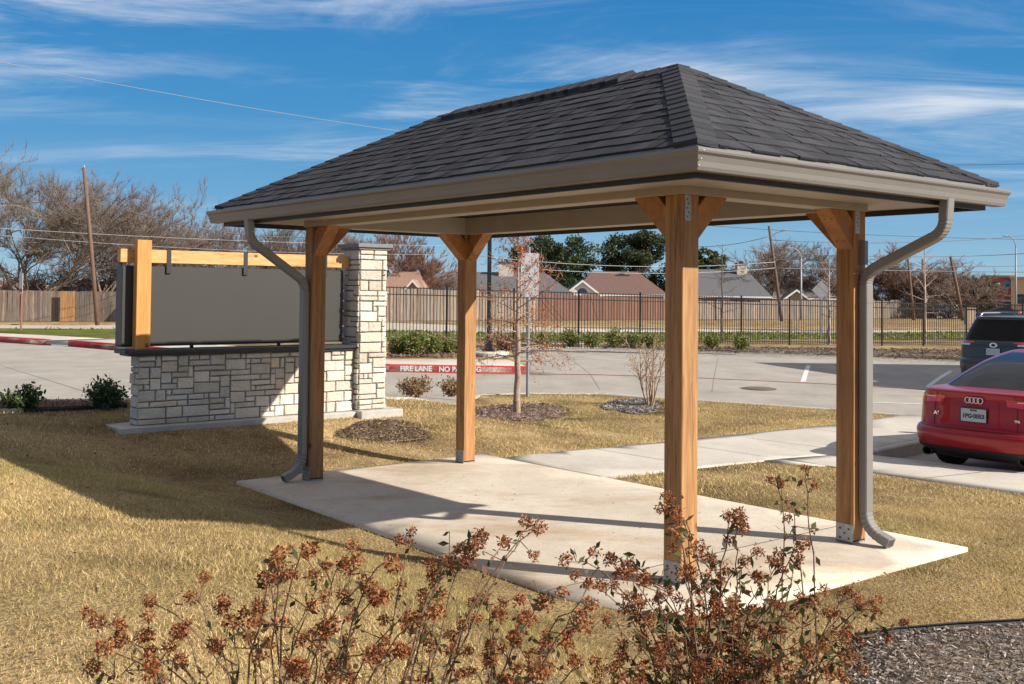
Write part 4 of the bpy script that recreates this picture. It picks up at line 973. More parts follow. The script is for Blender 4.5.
# evergreen trees
def evergreen(label, px, d, top, wpx, seed, cols, nl=15000, base=.28, name='evergreen_tree', ls=.16, group='dark evergreen trees behind the roofs'):
    rg = np.random.default_rng(seed); B = at(px, 318, d); z = float(G(B.x, B.y)); H = hz_at(top, d, px); Wd_ = wpx*d/F/2
    t = thing(name, label, 'tree', (B.x, B.y, z), group=group)
    S = [[0, 0, 0, 0, 0, H*.5, .35, .2]]; C = []
    for k in range(46):
        a = rg.uniform(0, 6.28); q = rg.uniform(0, 1)**.6; zc = H*rg.uniform(base, .93); prof = math.sin(math.pi*min(1, max(.08, (zc/H-base*.6)/(1.08-base*.6))))**.6
        r = Wd_*q*prof; C.append((r*math.cos(a), r*math.sin(a), zc, Wd_*rg.uniform(.16, .32)))
        S.append([0, 0, zc*.6, C[-1][0], C[-1][1], zc, .08, .03])
    V, Fc = tubes3(np.array(S), 5); obj('trunk', fast_mesh('trunk', V, Fc, np.tile((.6, .5, .45), (len(Fc), 1))), M_bark, t)
    P = []; cc = []
    for cx_, cy_, cz_, cr in C:
        m_ = nl//46; v = rg.normal(size=(m_, 3)); v /= np.linalg.norm(v, axis=1)[:, None]; v *= (rg.random(m_)**.4)[:, None]*cr; v[:, 2] *= .72; P.append(v+np.array([cx_, cy_, cz_])); cc.append(np.tile(np.array(cols[rg.integers(len(cols))])*rg.uniform(.8, 1.2), (m_, 1)))
    P = np.vstack(P); cc = np.vstack(cc)*rg.uniform(.6, 1.4, len(P))[:, None]
    V, Fc = leaf_quads(P, ls*rg.uniform(.6, 1.4, len(P))*d/70, rg, .6); obj('crown', fast_mesh('crown', V, Fc, cc), M_leaf, t); return t
eg = [(.045, .065, .022), (.06, .085, .03), (.035, .05, .018), (.085, .10, .035)]
evergreen('broad evergreen tree behind the tall sign post', 553, 118, 234, 92, 1, eg, 20000)
evergreen('tall dark evergreen behind the red roof left of the front post', 640, 120, 230, 78, 2, [tuple(.8*c for c in q) for q in eg], 18000)
evergreen('small round evergreen just right of the front post', 709, 122, 241, 34, 3, [(.07, .09, .04), (.09, .11, .045)], 8000)
evergreen('rounded olive coloured evergreen in front of the distant shops', 973, 128, 277, 48, 4, [(.09, .10, .04), (.07, .075, .03)], 8000, base=.1)
# young trees near
def young_tree(name, label, px, py, top, wpx, seed, leafc=None, bark=(1, 1, 1), r0=.055, cap=900, nleaf=2600, d=None, lean=0, group=None, ang=(1.25, .7, .7), kmain=24, cat='tree', m=M_bark):
    B = gnd(px, py) if d is None else np.array(at(px, py, d))[:2]
    z = float(G(*B[:2])); H = at(px, top, B[1]).z-z; rg = np.random.default_rng(seed); Wm = wpx*B[1]/F/2
    t = thing(name, label, cat, (B[0], B[1], z), group=group); pts = []; p = np.zeros(3)
    K = 14; T = []
    for k in range(K):
        q = np.array([lean*(k+1)/K+rg.normal()*.012*H/4, rg.normal()*.012*H/4, H*(k+1)/K]); r_ = r0*(1-.85*k/K); T.append([*p, *q, r_, r0*(1-.85*(k+1)/K)]); p = q
    T = np.array(T); S = []; tips = []
    for k in range(kmain):
        f = .30+.68*k/kmain; i = min(K-1, int(f*K)); p0 = T[i, :3]+(T[i, 3:6]-T[i, :3])*(f*K-i); a = k*2.4+rg.uniform(-.4, .4)
        Lb = Wm*(1.1-.75*max(0, f-.35)/.65)*rg.uniform(.6, 1.1); el = .15+.7*(f-.3)
        dv = np.array([math.cos(a)*math.cos(el), math.sin(a)*math.cos(el), math.sin(el)]); p = p0; rr = r0*.3*(1-.5*f)
        for s_ in range(5):
            dv = dv+rg.normal(size=3)*.12; dv[2] += (-.10 if (leafc is not None and f < .55) else .05); dv /= np.linalg.norm(dv); q = p+dv*Lb/5; S.append([*p, *q, max(.003, rr*(1-s_/6)), max(.0025, rr*(1-(s_+1)/6))]); 
            for b_ in range(3 if s_ > 0 else 1):
                d2 = dv*.7+rg.normal(size=3)*.6; d2 /= np.linalg.norm(d2); q2 = q+d2*Lb*rg.uniform(.15, .32); S.append([*q, *q2, .004, .002]); tips += [(q*(1-w_)+q2*w_) for w_ in rg.uniform(0, 1, 3)]
                d3 = d2*.6+rg.normal(size=3)*.6; d3 /= np.linalg.norm(d3); q3 = q2+d3*Lb*.15; S.append([*q2, *q3, .003, .0015]); tips.append(q3)
            p = q
    put_tree(t, T, np.array(S), m=m, tcol=bark)
    if leafc is not None:
        tp = np.array(tips); P = tp[rg.integers(0, len(tp), nleaf)]+rg.normal(size=(nleaf, 3))*.022*np.array([1, 1, 1]); V, Fc = leaf_quads(P, .042*rg.uniform(.5, 1.3, nleaf), rg, .35)
        cc = np.array(leafc)[rg.integers(0, len(leafc), nleaf)]*rg.uniform(.6, 1.3, nleaf)[:, None]; obj('foliage', fast_mesh('foliage', V, Fc, cc), M_leaf, t)
    return t
M_bark2 = mat('young_bark', (.40, .29, .21), .85, var=.35, scale=14, bump=.002, attr=True)
young_tree('young_cypress', 'young slender tree with rusty orange needles in its mulch ring', 517, 414.5, 236, 116, 5, [(.42, .12, .035), (.48, .16, .05), (.32, .085, .03), (.50, .20, .08)], r0=.062, kmain=30, nleaf=4200, m=M_bark2)
gy = 'thin bare young trees along the iron fence'
young_tree('young_tree', 'pale thin bare sapling beyond the fence beside the diamond sign', 829, 343, 262, 56, 6, bark=(2.2, 2.1, 2.0), r0=.075, d=43.5, group=gy, kmain=20)
young_tree('young_tree', 'pale thin bare sapling beyond the fence right of the downspout', 925, 346, 240, 44, 7, bark=(2.4, 2.3, 2.2), r0=.075, d=47, group=gy, kmain=22)
young_tree('young_tree', 'thin dark bare sapling beyond the fence right of the front post', 722, 344, 244, 40, 8, bark=(.7, .65, .6), r0=.06, d=43, group=gy, kmain=18)
# crepe myrtle (bare multi-stem)
B = gnd(650, 407); z = float(G(*B)); rg = np.random.default_rng(8); t = thing('bare_shrub', 'bare vase-shaped shrub of thin pale stems in the grey mulch ring', 'shrub', (B[0], B[1], z)); S = []; tips = []
Hc = at(650, 345, B[1]).z-z
for k in range(11):
    a = rg.uniform(0, 6.28); dv = np.array([math.cos(a)*.28, math.sin(a)*.28, 1.]); p = np.array([math.cos(a)*.06, math.sin(a)*.06, 0]); Lb = Hc*rg.uniform(.75, 1.1)
    for s_ in range(7):
        dv = dv+rg.normal(size=3)*.09; dv /= np.linalg.norm(dv); q = p+dv*Lb/7; S.append([*p, *q, .016*(1-s_/9), .016*(1-(s_+1)/9)])
        if s_ > 1:
            for b_ in range(2): d2 = dv+rg.normal(size=3)*.5; d2 /= np.linalg.norm(d2); q2 = q+d2*.25*rg.uniform(.5, 1); S.append([*q, *q2, .006, .003]); tips.append(q2)
        p = q
    tips.append(p)
V, Fc = tubes3(np.array(S), 5); obj('stems', fast_mesh('stems', V, Fc, np.tile((1.1, 1, .9), (len(Fc), 1))), M_bark2, t)
tp = np.array(tips); P = tp[rg.integers(0, len(tp), 260)]+rg.normal(size=(260, 3))*.03; V, Fc = leaf_quads(P, .035, rg, .6); obj('dry_leaves', fast_mesh('dry_leaves', V, Fc, np.array([(.40, .22, .15)])*rg.uniform(.6, 1.3, (260, 1))), M_leaf, t)

def bush(name, label, px, py, wpx, top, seed, cols, nl=900, ls=.05, d=None, group=None, stemc=(1, 1, 1), spiky=.3, upw=.6):
    B = gnd(px, py); z = float(G(*B)); H = max(.25, at(px, top, B[1]).z-z); Wm = wpx*B[1]/F/2; rg = np.random.default_rng(seed); t = thing(name, label, 'shrub', (B[0], B[1], z), group=group)
    S = []; P = []
    for k in range(26):
        a = rg.uniform(0, 6.28); rr = math.sqrt(rg.random())*Wm; h = H*(1-.45*(rr/Wm)**2)*rg.uniform(.7, 1.1); tip = np.array([rr*math.cos(a), rr*math.sin(a), h]); p0 = np.array([.15*rr*math.cos(a), .15*rr*math.sin(a), 0]); mid = (p0+tip)/2+np.array([0, 0, .05*H])
        S += [[*p0, *mid, .008, .006], [*mid, *tip, .006, .003]]; m_ = nl//26; w_ = rg.uniform(spiky, 1.0, m_)[:, None]
        P.append(p0*(1-w_)+tip*w_+rg.normal(size=(m_, 3))*np.array([.09, .09, .06])*min(1, H*1.3))
    P = np.vstack(P); P[:, 2] = np.maximum(P[:, 2], .03); V, Fc = tubes3(np.array(S), 4); obj('stems', fast_mesh('stems', V, Fc, np.tile(stemc, (len(Fc), 1))), M_bark, t)
    V, Fc = leaf_quads(P, ls*rg.uniform(.6, 1.3, len(P)), rg, .5, up=upw); cc = np.array(cols)[rg.integers(0, len(cols), len(P))]*rg.uniform(.6, 1.35, len(P))[:, None]
    obj('foliage', fast_mesh('foliage', V, Fc, cc), M_leaf, t); return t
gl = [(.05, .09, .03), (.07, .12, .04), (.04, .07, .025), (.12, .16, .06)]
bush('green_shrub', 'leftmost small dark green shrub in the mulch by the kerb', 24, 411, 40, 386, 1, gl, 1500, .05)
bush('green_shrub', 'small dark green shrub just left of the stone sign wall', 106, 409, 36, 378, 2, gl, 1500, .05)
br = [(.30, .17, .08), (.24, .12, .06), (.38, .24, .12), (.20, .13, .06)]
bush('dry_shrub', 'small rust brown shrub just right of the stone pillar', 417, 397, 38, 374, 3, br, 1500, .055, spiky=.15)
bush('dry_shrub', 'small rust brown shrub behind the back shelter post', 451, 396.5, 24, 377, 4, br, 1000, .055, spiky=.15)
hl = [(.15, .17, .035), (.21, .22, .06), (.10, .13, .03), (.28, .25, .08)]
gh = 'shrubs planted in a row along the foot of the iron fence'
hb = [(398, 355, 15, 336, 0), (415, 356, 16, 331, 0), (433, 356, 15, 335, 0), (448, 355, 11, 338, 0), (406, 350, 8, 336, 1), (424, 350, 8, 336, 1), (463, 354, 18, 337, 1), (505, 354, 26, 334, 2), (545, 347, 22, 331, 0), (570, 347, 20, 329, 0), (592, 348, 22, 331, 0), (614, 348, 20, 330, 0), (634, 348.5, 24, 329, 0), (652, 349, 18, 333, 1), (712, 349.5, 15, 332, 0), (741, 350.5, 14, 333, 0)]
pos = ['nearest the stone pillar', 'second from the stone pillar', 'third from the stone pillar', 'just left of the back post', 'tucked behind at the stone pillar', 'in the back row left of the back post', 'just left of the black lamp post', 'reddish brown, right of the black lamp post', 'just right of the tall sign post', 'second right of the tall sign post', 'below the white gable', 'below the red roofed house', 'behind the bare vase shaped shrub', 'touching the front post in view', 'just right of the front post', 'standing alone left of the right post']
for i, (px, py, w_, tp_, k) in enumerate(hb):
    c = hl if k < 2 else [(.24, .12, .08), (.3, .17, .11), (.2, .09, .06)]
    bush('hedge_shrub', 'bushy fence-side shrub ' + pos[i], px, py, w_, tp_, 40+i, c, 1500, .075, group=gh, upw=.8)

# ================================================================== FOREGROUND SHRUBS (dry seed heads)
M_stem = mat('red_brown_stem', (.20, .11, .065), .75, var=.3, scale=30, attr=True)
M_head = leaf_mat('dry_sepal', (1, 1, 1), .2, .65)
hc = [(.31, .10, .035), (.23, .068, .026), (.37, .14, .05), (.16, .048, .02), (.44, .21, .08)]
lc = [(.06, .075, .02), (.10, .10, .03), (.13, .06, .03), (.045, .05, .02), (.17, .12, .05)]
def flower_shrub(name, label, base, heads, seed, leafn=10, extra=0, hr=.021, leaf=.024):
    rg = np.random.default_rng(seed); bx, by = base; z = float(G(bx, by)); O = np.array([bx, by, z]); t = thing(name, label, 'shrub', (bx, by, z))
    S = []; LP = []; HP = []; HD = []
    for j, (hx, hy, hz_, sc_) in enumerate(heads):
        tip = np.array([hx, hy, hz_])-O; a = rg.uniform(0, 6.28); p0 = np.array([math.cos(a), math.sin(a), 0])*rg.uniform(.01, .09); Lh = np.linalg.norm(tip[:2])
        c1 = p0+np.array([tip[0]*.25, tip[1]*.25, tip[2]*.72])+rg.normal(size=3)*.03; c2 = np.array([tip[0]*.72, tip[1]*.72, tip[2]*.97])+rg.normal(size=3)*.03
        K = 12; pts = []
        for k in range(K+1):
            u_ = k/K; pts.append((1-u_)**3*p0+3*u_*(1-u_)**2*c1+3*u_*u_*(1-u_)*c2+u_**3*tip+rg.normal(size=3)*.003)
        for k in range(K): S.append([*pts[k], *pts[k+1], .0030*(1-.7*k/K), .0030*(1-.7*(k+1)/K)])
        for k in range(4, K):
            for s_ in range(2 if rg.random() < leafn/10 else 0):
                d = rg.normal(size=3); d /= np.linalg.norm(d); LP.append(pts[k]+d*.006)
            if rg.random() < .55:    # side twig with a small head
                d = rg.normal(size=3)+np.array([0, 0, .6]); d /= np.linalg.norm(d); q = pts[k]+d*rg.uniform(.02, .06); S.append([*pts[k], *q, .0014, .0009])
                if rg.random() < .42: HP.append(q); HD.append(.45)
                else: LP += [q, (q+pts[k])/2]
        HP.append(tip); HD.append(sc_)
        if sc_ > .8:
            for _ in range(1): HP.append(tip+rg.normal(size=3)*.016); HD.append(sc_*.6)
    V, Fc = tubes3(np.array(S), 5); obj('stems', fast_mesh('stems', V, Fc, np.tile((1, 1, 1), (len(Fc), 1)), True), M_stem, t)
    # heads: balls of small sepal stars
    P = []; C = []; SZ = []
    for p, s_ in zip(HP, HD):
        n = int(130*s_)+14; v = rg.normal(size=(n, 3)); v /= np.linalg.norm(v, axis=1)[:, None]; r_ = hr*s_**.5*rg.uniform(.5, 1, n)[:, None]; P.append(np.array(p)+v*r_*np.array([1, 1, .85])); base_c = np.array(hc[rg.integers(len(hc))]); C.append((.45*base_c+.55*np.array(hc)[rg.integers(0, len(hc), n)])*rg.uniform(.6, 1.3, n)[:, None]); SZ.append(rg.uniform(.006, .0115, n))
    P = np.vstack(P); C = np.vstack(C); SZ = np.concatenate(SZ); V, Fc = leaf_quads(P, SZ, rg, .5); obj('flower_heads', fast_mesh('flower_heads', V, Fc, C), M_head, t)
    if LP:
        LP = np.array(LP); n = len(LP); V, Fc = leaf_quads(LP, leaf*rg.uniform(.5, 1.25, n), rg, .42); V[:, 2] -= .0; cc = np.array(lc)[rg.integers(0, len(lc), n)]*rg.uniform(.7, 1.4, n)[:, None]
        obj('leaves', fast_mesh('leaves', V, Fc, cc), M_leaf, t)
    return t
def H3(lst, d, rg, s=1.0): return [(*at(x, y, d+rg.uniform(-.28, .28)), s*rg.uniform(.6, 1.0)) for x, y in lst]
rg = np.random.default_rng(77)
hl_ = [(97, 622), (104, 648), (92, 668), (150, 602), (119, 639), (143, 635), (150, 670), (180, 631), (192, 597), (224, 601), (216, 646), (250, 636), (268, 578), (280, 553), (309, 551), (289, 573), (314, 575), (326, 595), (353, 546), (349, 568), (368, 583), (394, 565), (377, 596), (411, 619), (438, 609), (348, 641), (294, 665), (260, 612), (232, 622), (330, 625), (300, 640), (312, 606), (372, 655), (400, 650), (426, 636), (180, 660), (345, 672)]
flower_shrub('flowering_shrub', 'leggy shrub with rust brown seed heads at the lower left foreground', (at(290, 600, 2.15).x, 2.15), H3(hl_, 2.15, rg), 1, leafn=5)
flower_shrub('flowering_shrub', 'low shrub whose long bare stem arches right over the slab edge', (at(385, 600, 2.25).x, 2.25), [(*at(x, y, 2.25+k*.03), s_) for k, (x, y, s_) in enumerate(((538, 527, 1.0), (481, 536, .9), (461, 549, .9), (470, 557, .8), (448, 561, .8), (437, 573, .6), (505, 541, .15), (520, 534, .1), (412, 532, .35), (425, 600, .6), (405, 625, .6)))], 5, leafn=7)
hm_ = [(482, 600), (520, 600), (500, 615), (530, 620), (545, 645), (515, 640), (490, 655), (565, 640), (452, 648), (575, 660), (535, 668), (470, 672), (590, 605), (585, 625), (545, 603)]
flower_shrub('flowering_shrub', 'upright shrub of tangled seed heads directly below the slab edge, centre', (at(500, 600, 2.3).x, 2.3), H3(hm_, 2.3, rg), 2, leafn=7)
hr_ = [(668, 497), (662, 508), (676, 512), (674, 532), (739, 514), (738, 524), (803, 545), (798, 556), (628, 566), (622, 574), (645, 578), (700, 545), (712, 560), (690, 572), (722, 575), (700, 590), (745, 560), (760, 578), (735, 598), (772, 600), (716, 612), (690, 618), (660, 612), (640, 600), (752, 625), (780, 630), (735, 640), (700, 640), (670, 640), (640, 636), (812, 600), (830, 612), (860, 603), (845, 640), (810, 650), (780, 660), (740, 665), (700, 668), (660, 662), (620, 655), (865, 668), (830, 672), (790, 680), (600, 670), (640, 680), (720, 685), (575, 575), (600, 585), (565, 560), (610, 560), (758, 552), (772, 560)]
tangle = [(*at(x, y, 2.75+rg.uniform(-.4, .4)), .3) for x, y in zip(rg.uniform(590, 850, 30), rg.uniform(600, 700, 30))]
flower_shrub('flowering_shrub', 'tallest densest seed-head shrub in front of the nearest shelter post', (at(720, 600, 2.75).x, 2.75), H3(hr_, 2.75, rg, .9)+tangle, 3, leafn=26, hr=.023, leaf=.030)
hr2 = [(805, 468), (770, 480), (790, 505), (880, 600), (905, 622), (850, 590), (878, 612)]
flower_shrub('flowering_shrub', 'sparse shrub with a few thin leafy stems right of the nearest post', (at(790, 600, 3.0).x, 3.0), [(*at(x, y, 3.0+rg.uniform(-.2, .2)), .35) for x, y in hr2+[(820, 640), (840, 655), (700, 600), (860, 640)]], 4, leafn=22, leaf=.03)
# ================================================================== HOUSES AND SHOPS
M_wallt = mat('tan_wall', (.50, .37, .26), .85, var=.15); M_wallw = mat('white_trim', (.78, .76, .72), .6); M_brick = mat('brick_wall', (.36, .17, .11), .9, var=.3, scale=30)
M_rgrey = mat('slate_roof', (.13, .125, .135), .9, var=.3, scale=6); M_rred = mat('red_brown_roof', (.17, .095, .078), .9, var=.3, scale=6); M_rtan = mat('brown_roof', (.34, .20, .145), .9, var=.3, scale=6); M_rmid = mat('taupe_roof', (.22, .18, .165), .9, var=.3, scale=6)
M_chim = mat('chimney_stucco', (.66, .58, .48), .8, var=.1); M_win = glass_mat('window_glass'); M_dark = mat('dark_trim', (.05, .05, .055), .5)
def hz_z(py, d, px): return at(px, py, d).z
def house(label, px0, px1, d, y_eave, y_ridge, roof_m, wall_m, depth=11, hip=.5, chim=None, gable=None, windows=3, name='house'):
    x0, x1 = at(px0, 300, d).x, at(px1, 300, d).x; cx = (x0+x1)/2; z0 = float(G(cx, d)); ze = hz_z(y_eave, d, (px0+px1)/2)-z0; zr_ = hz_z(y_ridge, d+depth*.5, (px0+px1)/2)-z0
    t = thing(name, label, 'house', (cx, d, z0)); a, b = x0-cx, x1-cx; e = .45
    w = MB().box(a+e, b-e, e, depth-e, -.3, ze).build('wall', wall_m, t)
    mb = MB(); hx = (b-a)*hip*.5 if hip else 0
    V = [(a, 0, ze), (b, 0, ze), (b, depth, ze), (a, depth, ze), (a+hx, depth/2, zr_), (b-hx, depth/2, zr_)]; V += [(p[0], p[1], p[2]-.14) for p in V[:4]]
    mb.add(V, [(0, 1, 5, 4), (1, 2, 5), (2, 3, 4, 5), (3, 0, 4), (6, 7, 1, 0), (7, 8, 2, 1), (8, 9, 3, 2), (9, 6, 0, 3), (9, 8, 7, 6)]); rf = mb.build('roof', roof_m, t)
    MB().box(a-.01, b+.01, -.04, -.005, ze-.2, ze-.02).build('fascia', M_wallw, rf)
    for c in (chim or []):
        c0, c1, yt, w_ = c; ca, cb = at(c0, 290, d+depth*.4).x-cx, at(c1, 290, d+depth*.4).x-cx; zt = hz_z(yt, d+depth*.4, c0)-z0
        mb = MB(); mb.box(ca, cb, depth*.4, depth*.4+1.1, 0, zt, ch=.02); ch = mb.build('chimney', M_chim, rf); 
        mb = MB(); mb.box(ca-.08, cb+.08, depth*.4-.08, depth*.4+1.18, zt+.003, zt+.15); mb.box((ca+cb)/2-.2, (ca+cb)/2+.2, depth*.4+.3, depth*.4+.7, zt+.15, zt+.4); mb.build('chimney_cap', M_dark, rf)
    for g in (gable or []):
        g0, g1, ya, ye, m_, rm = g; ga, gb = at(g0, 290, d-1.2).x-cx, at(g1, 290, d-1.2).x-cx; za, zz_ = hz_z(ya, d-1.2, g0)-z0, hz_z(ye, d-1.2, g0)-z0
        gm = (ga+gb)/2; mb = MB(); V = [(ga+.25, -1.0, 0), (gb-.25, -1.0, 0), (gb-.25, -1.0, zz_), (gm, -1.0, za-.25), (ga+.25, -1.0, zz_)]; V += [(p[0], depth*.45, p[2]) for p in V]
        mb.add(V, [(0, 1, 2, 3, 4), (9, 8, 7, 6, 5), (0, 4, 9, 5), (1, 6, 7, 2)]); mb.build('gable_wall', m_, t)
        mb = MB()
        for s0, s1 in (((ga, zz_-.08), (gm, za)), ((gb, zz_-.08), (gm, za))):
            V = [(s0[0], -1.3, s0[1]), (s1[0], -1.3, s1[1]), (s1[0], depth*.5, s1[1]), (s0[0], depth*.5, s0[1])]; V += [(p[0], p[1], p[2]-.16) for p in V]
            mb.add(V, [(0, 1, 2, 3), (7, 6, 5, 4), (0, 4, 5, 1), (2, 6, 7, 3), (0, 3, 7, 4)])
        mb.build('gable_roof', rm, rf)
        mb = MB()
        for s0, s1 in (((ga, zz_-.08), (gm, za)), ((gb, zz_-.08), (gm, za))):
            V = [(s0[0], -1.33, s0[1]-.02), (s1[0], -1.33, s1[1]-.02), (s1[0], -1.33, s1[1]-.24), (s0[0], -1.33, s0[1]-.24)]; V += [(p[0], -1.302, p[2]) for p in V]
            mb.add(V, [(0, 1, 2, 3), (7, 6, 5, 4), (0, 4, 5, 1), (2, 6, 7, 3), (0, 3, 7, 4), (1, 5, 6, 2)])
        mb.build('bargeboard', M_wallw, rf)
        if m_ is M_wallw:
            n_ = 14; rr = (gb-ga)*.12; V = [(gm+rr*math.cos(math.pi*k/n_), -1.03, zz_+.15+rr*math.sin(math.pi*k/n_)) for k in range(n_+1)]; V2 = [(p[0], -1.0, p[2]) for p in V]
            mb = MB(); k = n_+1; mb.add(V+V2, [tuple(range(k))]+[(i, i+1, k+i+1, k+i) for i in range(n_)]); mb.build('arched_window', M_win, t)
    for k in range(windows):
        xx_ = a+(b-a)*(k+.7)/(windows+.4); f = MB().box(xx_-.65, xx_+.65, e-.06, e-.004, .9, min(2.3, ze-.35), ch=.01).build('window', M_wallw, t)
        MB().box(xx_-.56, xx_+.56, e-.075, e-.062, .99, min(2.2, ze-.44)).build('pane', M_win, f)
    return t
house('tan gabled house with brown roof right behind the stone pillar', 372, 426, 90, 292, 271.5, M_rtan, M_wallt, gable=[(403, 422, 279, 289, M_wallt, M_rtan)], windows=2)
house('long low house with dark slate roof left of the tall sign post', 410, 575, 98, 294, 272, M_rgrey, M_wallt, chim=[(498.5, 513, 263, 1)], gable=[(470, 490, 288, 297, M_wallw, M_rgrey)], windows=4, hip=.35)
house('house with red brown roof, white gable with arched window and cream chimney', 572, 668, 106, 294, 271.5, M_rred, M_wallt, chim=[(617, 629, 276, 1)], gable=[(562, 603, 279.5, 294.5, M_wallw, M_rgrey)], windows=3)
house('house with dark grey roof and cream chimney right of the front post', 676, 772, 114, 296, 269.5, M_rgrey, M_brick, chim=[(737, 747, 264.5, 1)], windows=3, hip=.3)
house('small house with tan gable end seen past the lamp arm pole', 772, 840, 120, 298, 277, M_rmid, M_wallt, chim=[(788, 796, 277, 1)], gable=[(783, 810, 289, 298, M_wallt, M_rmid)], windows=2)
house('low dark roofed house hidden behind the big bare tree at far left', 36, 150, 84, 292, 281, M_rgrey, M_dark, windows=3, hip=.3)
house('orange brick house at the far left edge behind the bare tree', -50, 12, 82, 290, 280, M_rtan, M_brick, windows=2)
# shops at right
d = 150.0
def shop(label, px0, px1, dd, ytop, wall_m, depth=16):
    x0, x1 = at(px0, 300, dd).x, at(px1, 300, dd).x; cx = (x0+x1)/2; z0 = float(G(cx, dd)); H_ = hz_z(ytop, dd, px0)-z0; t = thing('shop_building', label, 'shop', (cx, dd, z0), -math.atan2(cx, dd)); a, b = (x0-cx)*1.06, (x1-cx)*1.06
    MB().box(a, b, 0, depth, -.5, H_, ch=.02).build('wall', wall_m, t); MB().box(a-.15, b+.15, -.15, depth+.15, H_+.003, H_+.35, ch=.03).build('cornice', M_wallt, t); return t, a, b, H_, z0, cx
M_redw = mat('red_stucco', (.42, .12, .085), .85, var=.12); M_peach = mat('peach_stucco', (.66, .44, .27), .85, var=.1)
t, a, b, H_, z0, cx = shop('red brick shop with a round teal emblem above its dark entrance', 984.5, 1013.5, d, 277.5, M_redw)
P = lambda px, py: (at(px, py, d).x-cx, at(px, py, d).z-z0)
MB().box(P(985, 300)[0], P(990, 300)[0], -.6, -.003, -.3, P(985, 283)[1], ch=.03).build('corner_pier', M_peach, t)
aw = MB().box(P(993.5, 0)[0], P(1013, 0)[0], -1.6, -.004, P(0, 298)[1], P(0, 293)[1], ch=.03).build('awning', mat('dark_awning', (.03, .045, .05), .6), t)
MB().box(P(995, 0)[0], P(1011, 0)[0], -.12, -.003, 0, P(0, 298.5)[1]).build('shopfront_glass', M_win, t)
for k in range(5): x = P(995+4*k, 0)[0]; MB().box(x-.06, x+.06, -.18, -.124, 0, P(0, 298.5)[1]).build('mullion', M_dark, t)
c = P(1006.5, 285); mb = MB(); mb.lathe([(0, .15), (.48, .15), (.5, .12), (.5, 0)], 24, Matrix.Translation((c[0], -.003, c[1])) @ Matrix.Rotation(math.pi/2, 4, 'X')); e_ = mb.build('emblem', mat('teal_sign', (.03, .36, .48), .4), t)
mb = MB(); mb.lathe([(.5, .0), (.5, .17), (.66, .17), (.66, 0)], 24, Matrix.Translation((c[0], -.002, c[1])) @ Matrix.Rotation(math.pi/2, 4, 'X')); mb.build('emblem_ring', mat('pink_sign', (.60, .12, .22), .4), t)
mb = MB(); mb.lathe([(0, .19), (.2, .19), (.2, .152)], 16, Matrix.Translation((c[0]+.05, -.004, c[1]-.1)) @ Matrix.Rotation(math.pi/2, 4, 'X')); mb.build('emblem_centre', M_dark, t)
MB().box(P(1000, 0)[0], P(1011.5, 0)[0], -.2, -.005, P(0, 292.4)[1], P(0, 290)[1]).build('sign_band', mat('pale_sign', (.70, .62, .58), .5), t)
t2, a, b, H_, z0, cx = shop('peach stuccoed shop at the right frame edge beside the red one', 1015, 1062, 146, 279, M_peach)
for k in range(2): MB().box(a+.6+k*2.2, a+1.8+k*2.2, -.05, -.003, H_*.35, H_*.6).build('window', M_win, t2)
d = 165.0; t3, a, b, H_, z0, cx = shop('low white shop with red tiled roof edge left of the red shop', 938, 981, d, 285, M_wallw)
mb = MB(); mb.add([(a-.3, -1.0, H_-.1), (b+.3, -1.0, H_-.1), (b+.3, 3.5, H_+.95), (a-.3, 3.5, H_+.95), (a-.3, 16, H_-.1), (b+.3, 16, H_-.1)], [(0, 1, 2, 3), (3, 2, 5, 4)]); mb.build('tiled_roof', mat('terracotta', (.45, .15, .09), .9, var=.2), t3)
sb = MB().box(at(973, 0, d).x-cx, at(985, 0, d).x-cx, -.9, -.6, H_*.35, H_*.62).build('blue_sign', mat('blue_sign', (.08, .14, .32), .5), t3)
MB().box(at(974, 0, d).x-cx, at(980, 0, d).x-cx, -.93, -.905, H_*.42, H_*.54).build('sign_lettering', M_wallw, sb)
# low masonry pier and utility cabinet beyond the fence
B = gnd(970, 319.5); mb = MB(); mb.box(-.36, .36, -.36, .36, 0, 1.35, ch=.03); mb.box(-.42, .42, -.42, .42, 1.353, 1.43, ch=.02); o = mb.build('masonry_pier', M_wallt, None); o.location = (B[0], 92, float(G(B[0], 92))); tag(o, 'short tan masonry pier beside the leaning dark pole', 'pier'); o.location.x = at(969.5, 318, 92).x
# off-frame community building whose shade falls over the far parking bays
def clubhouse():
    a, b = Vector((16.9, 28.4, 0)), Vector((19.4, 18.6, 0)); u_ = (b-a).normalized(); n_ = Vector((-u_.y, u_.x, 0)); L_ = (b-a).length; ang = math.atan2(u_.y, u_.x)
    z0 = -.35; t = thing('community_building', 'low tan community building standing beyond the right end of the parking lot', 'building', (a.x, a.y, z0), ang); D = 14; H_ = 6.0
    MB().box(0, L_, 0, D, -.3, H_, ch=.02).build('wall', M_wallt, t)
    mb = MB(); e = .6; V = [(-e, -e, H_), (L_+e, -e, H_), (L_+e, D+e, H_), (-e, D+e, H_), (L_*.5, D*.35, H_+1.5), (L_*.5, D*.65, H_+1.5)]; V += [(p[0], p[1], p[2]-.2) for p in V[:4]]
    mb.add(V, [(0, 1, 4), (1, 2, 5, 4), (2, 3, 5), (3, 0, 4, 5), (6, 7, 1, 0), (7, 8, 2, 1), (8, 9, 3, 2), (9, 6, 0, 3), (9, 8, 7, 6)]); mb.build('roof', M_rgrey, t)
    for k in range(3):
        x = 1.6+k*3; f = MB().box(x-.7, x+.7, -.05, -.003, .9, 2.6, ch=.01).build('window', M_wallw, t); MB().box(x-.6, x+.6, -.065, -.052, 1.0, 2.5).build('pane', M_win, f)
clubhouse()

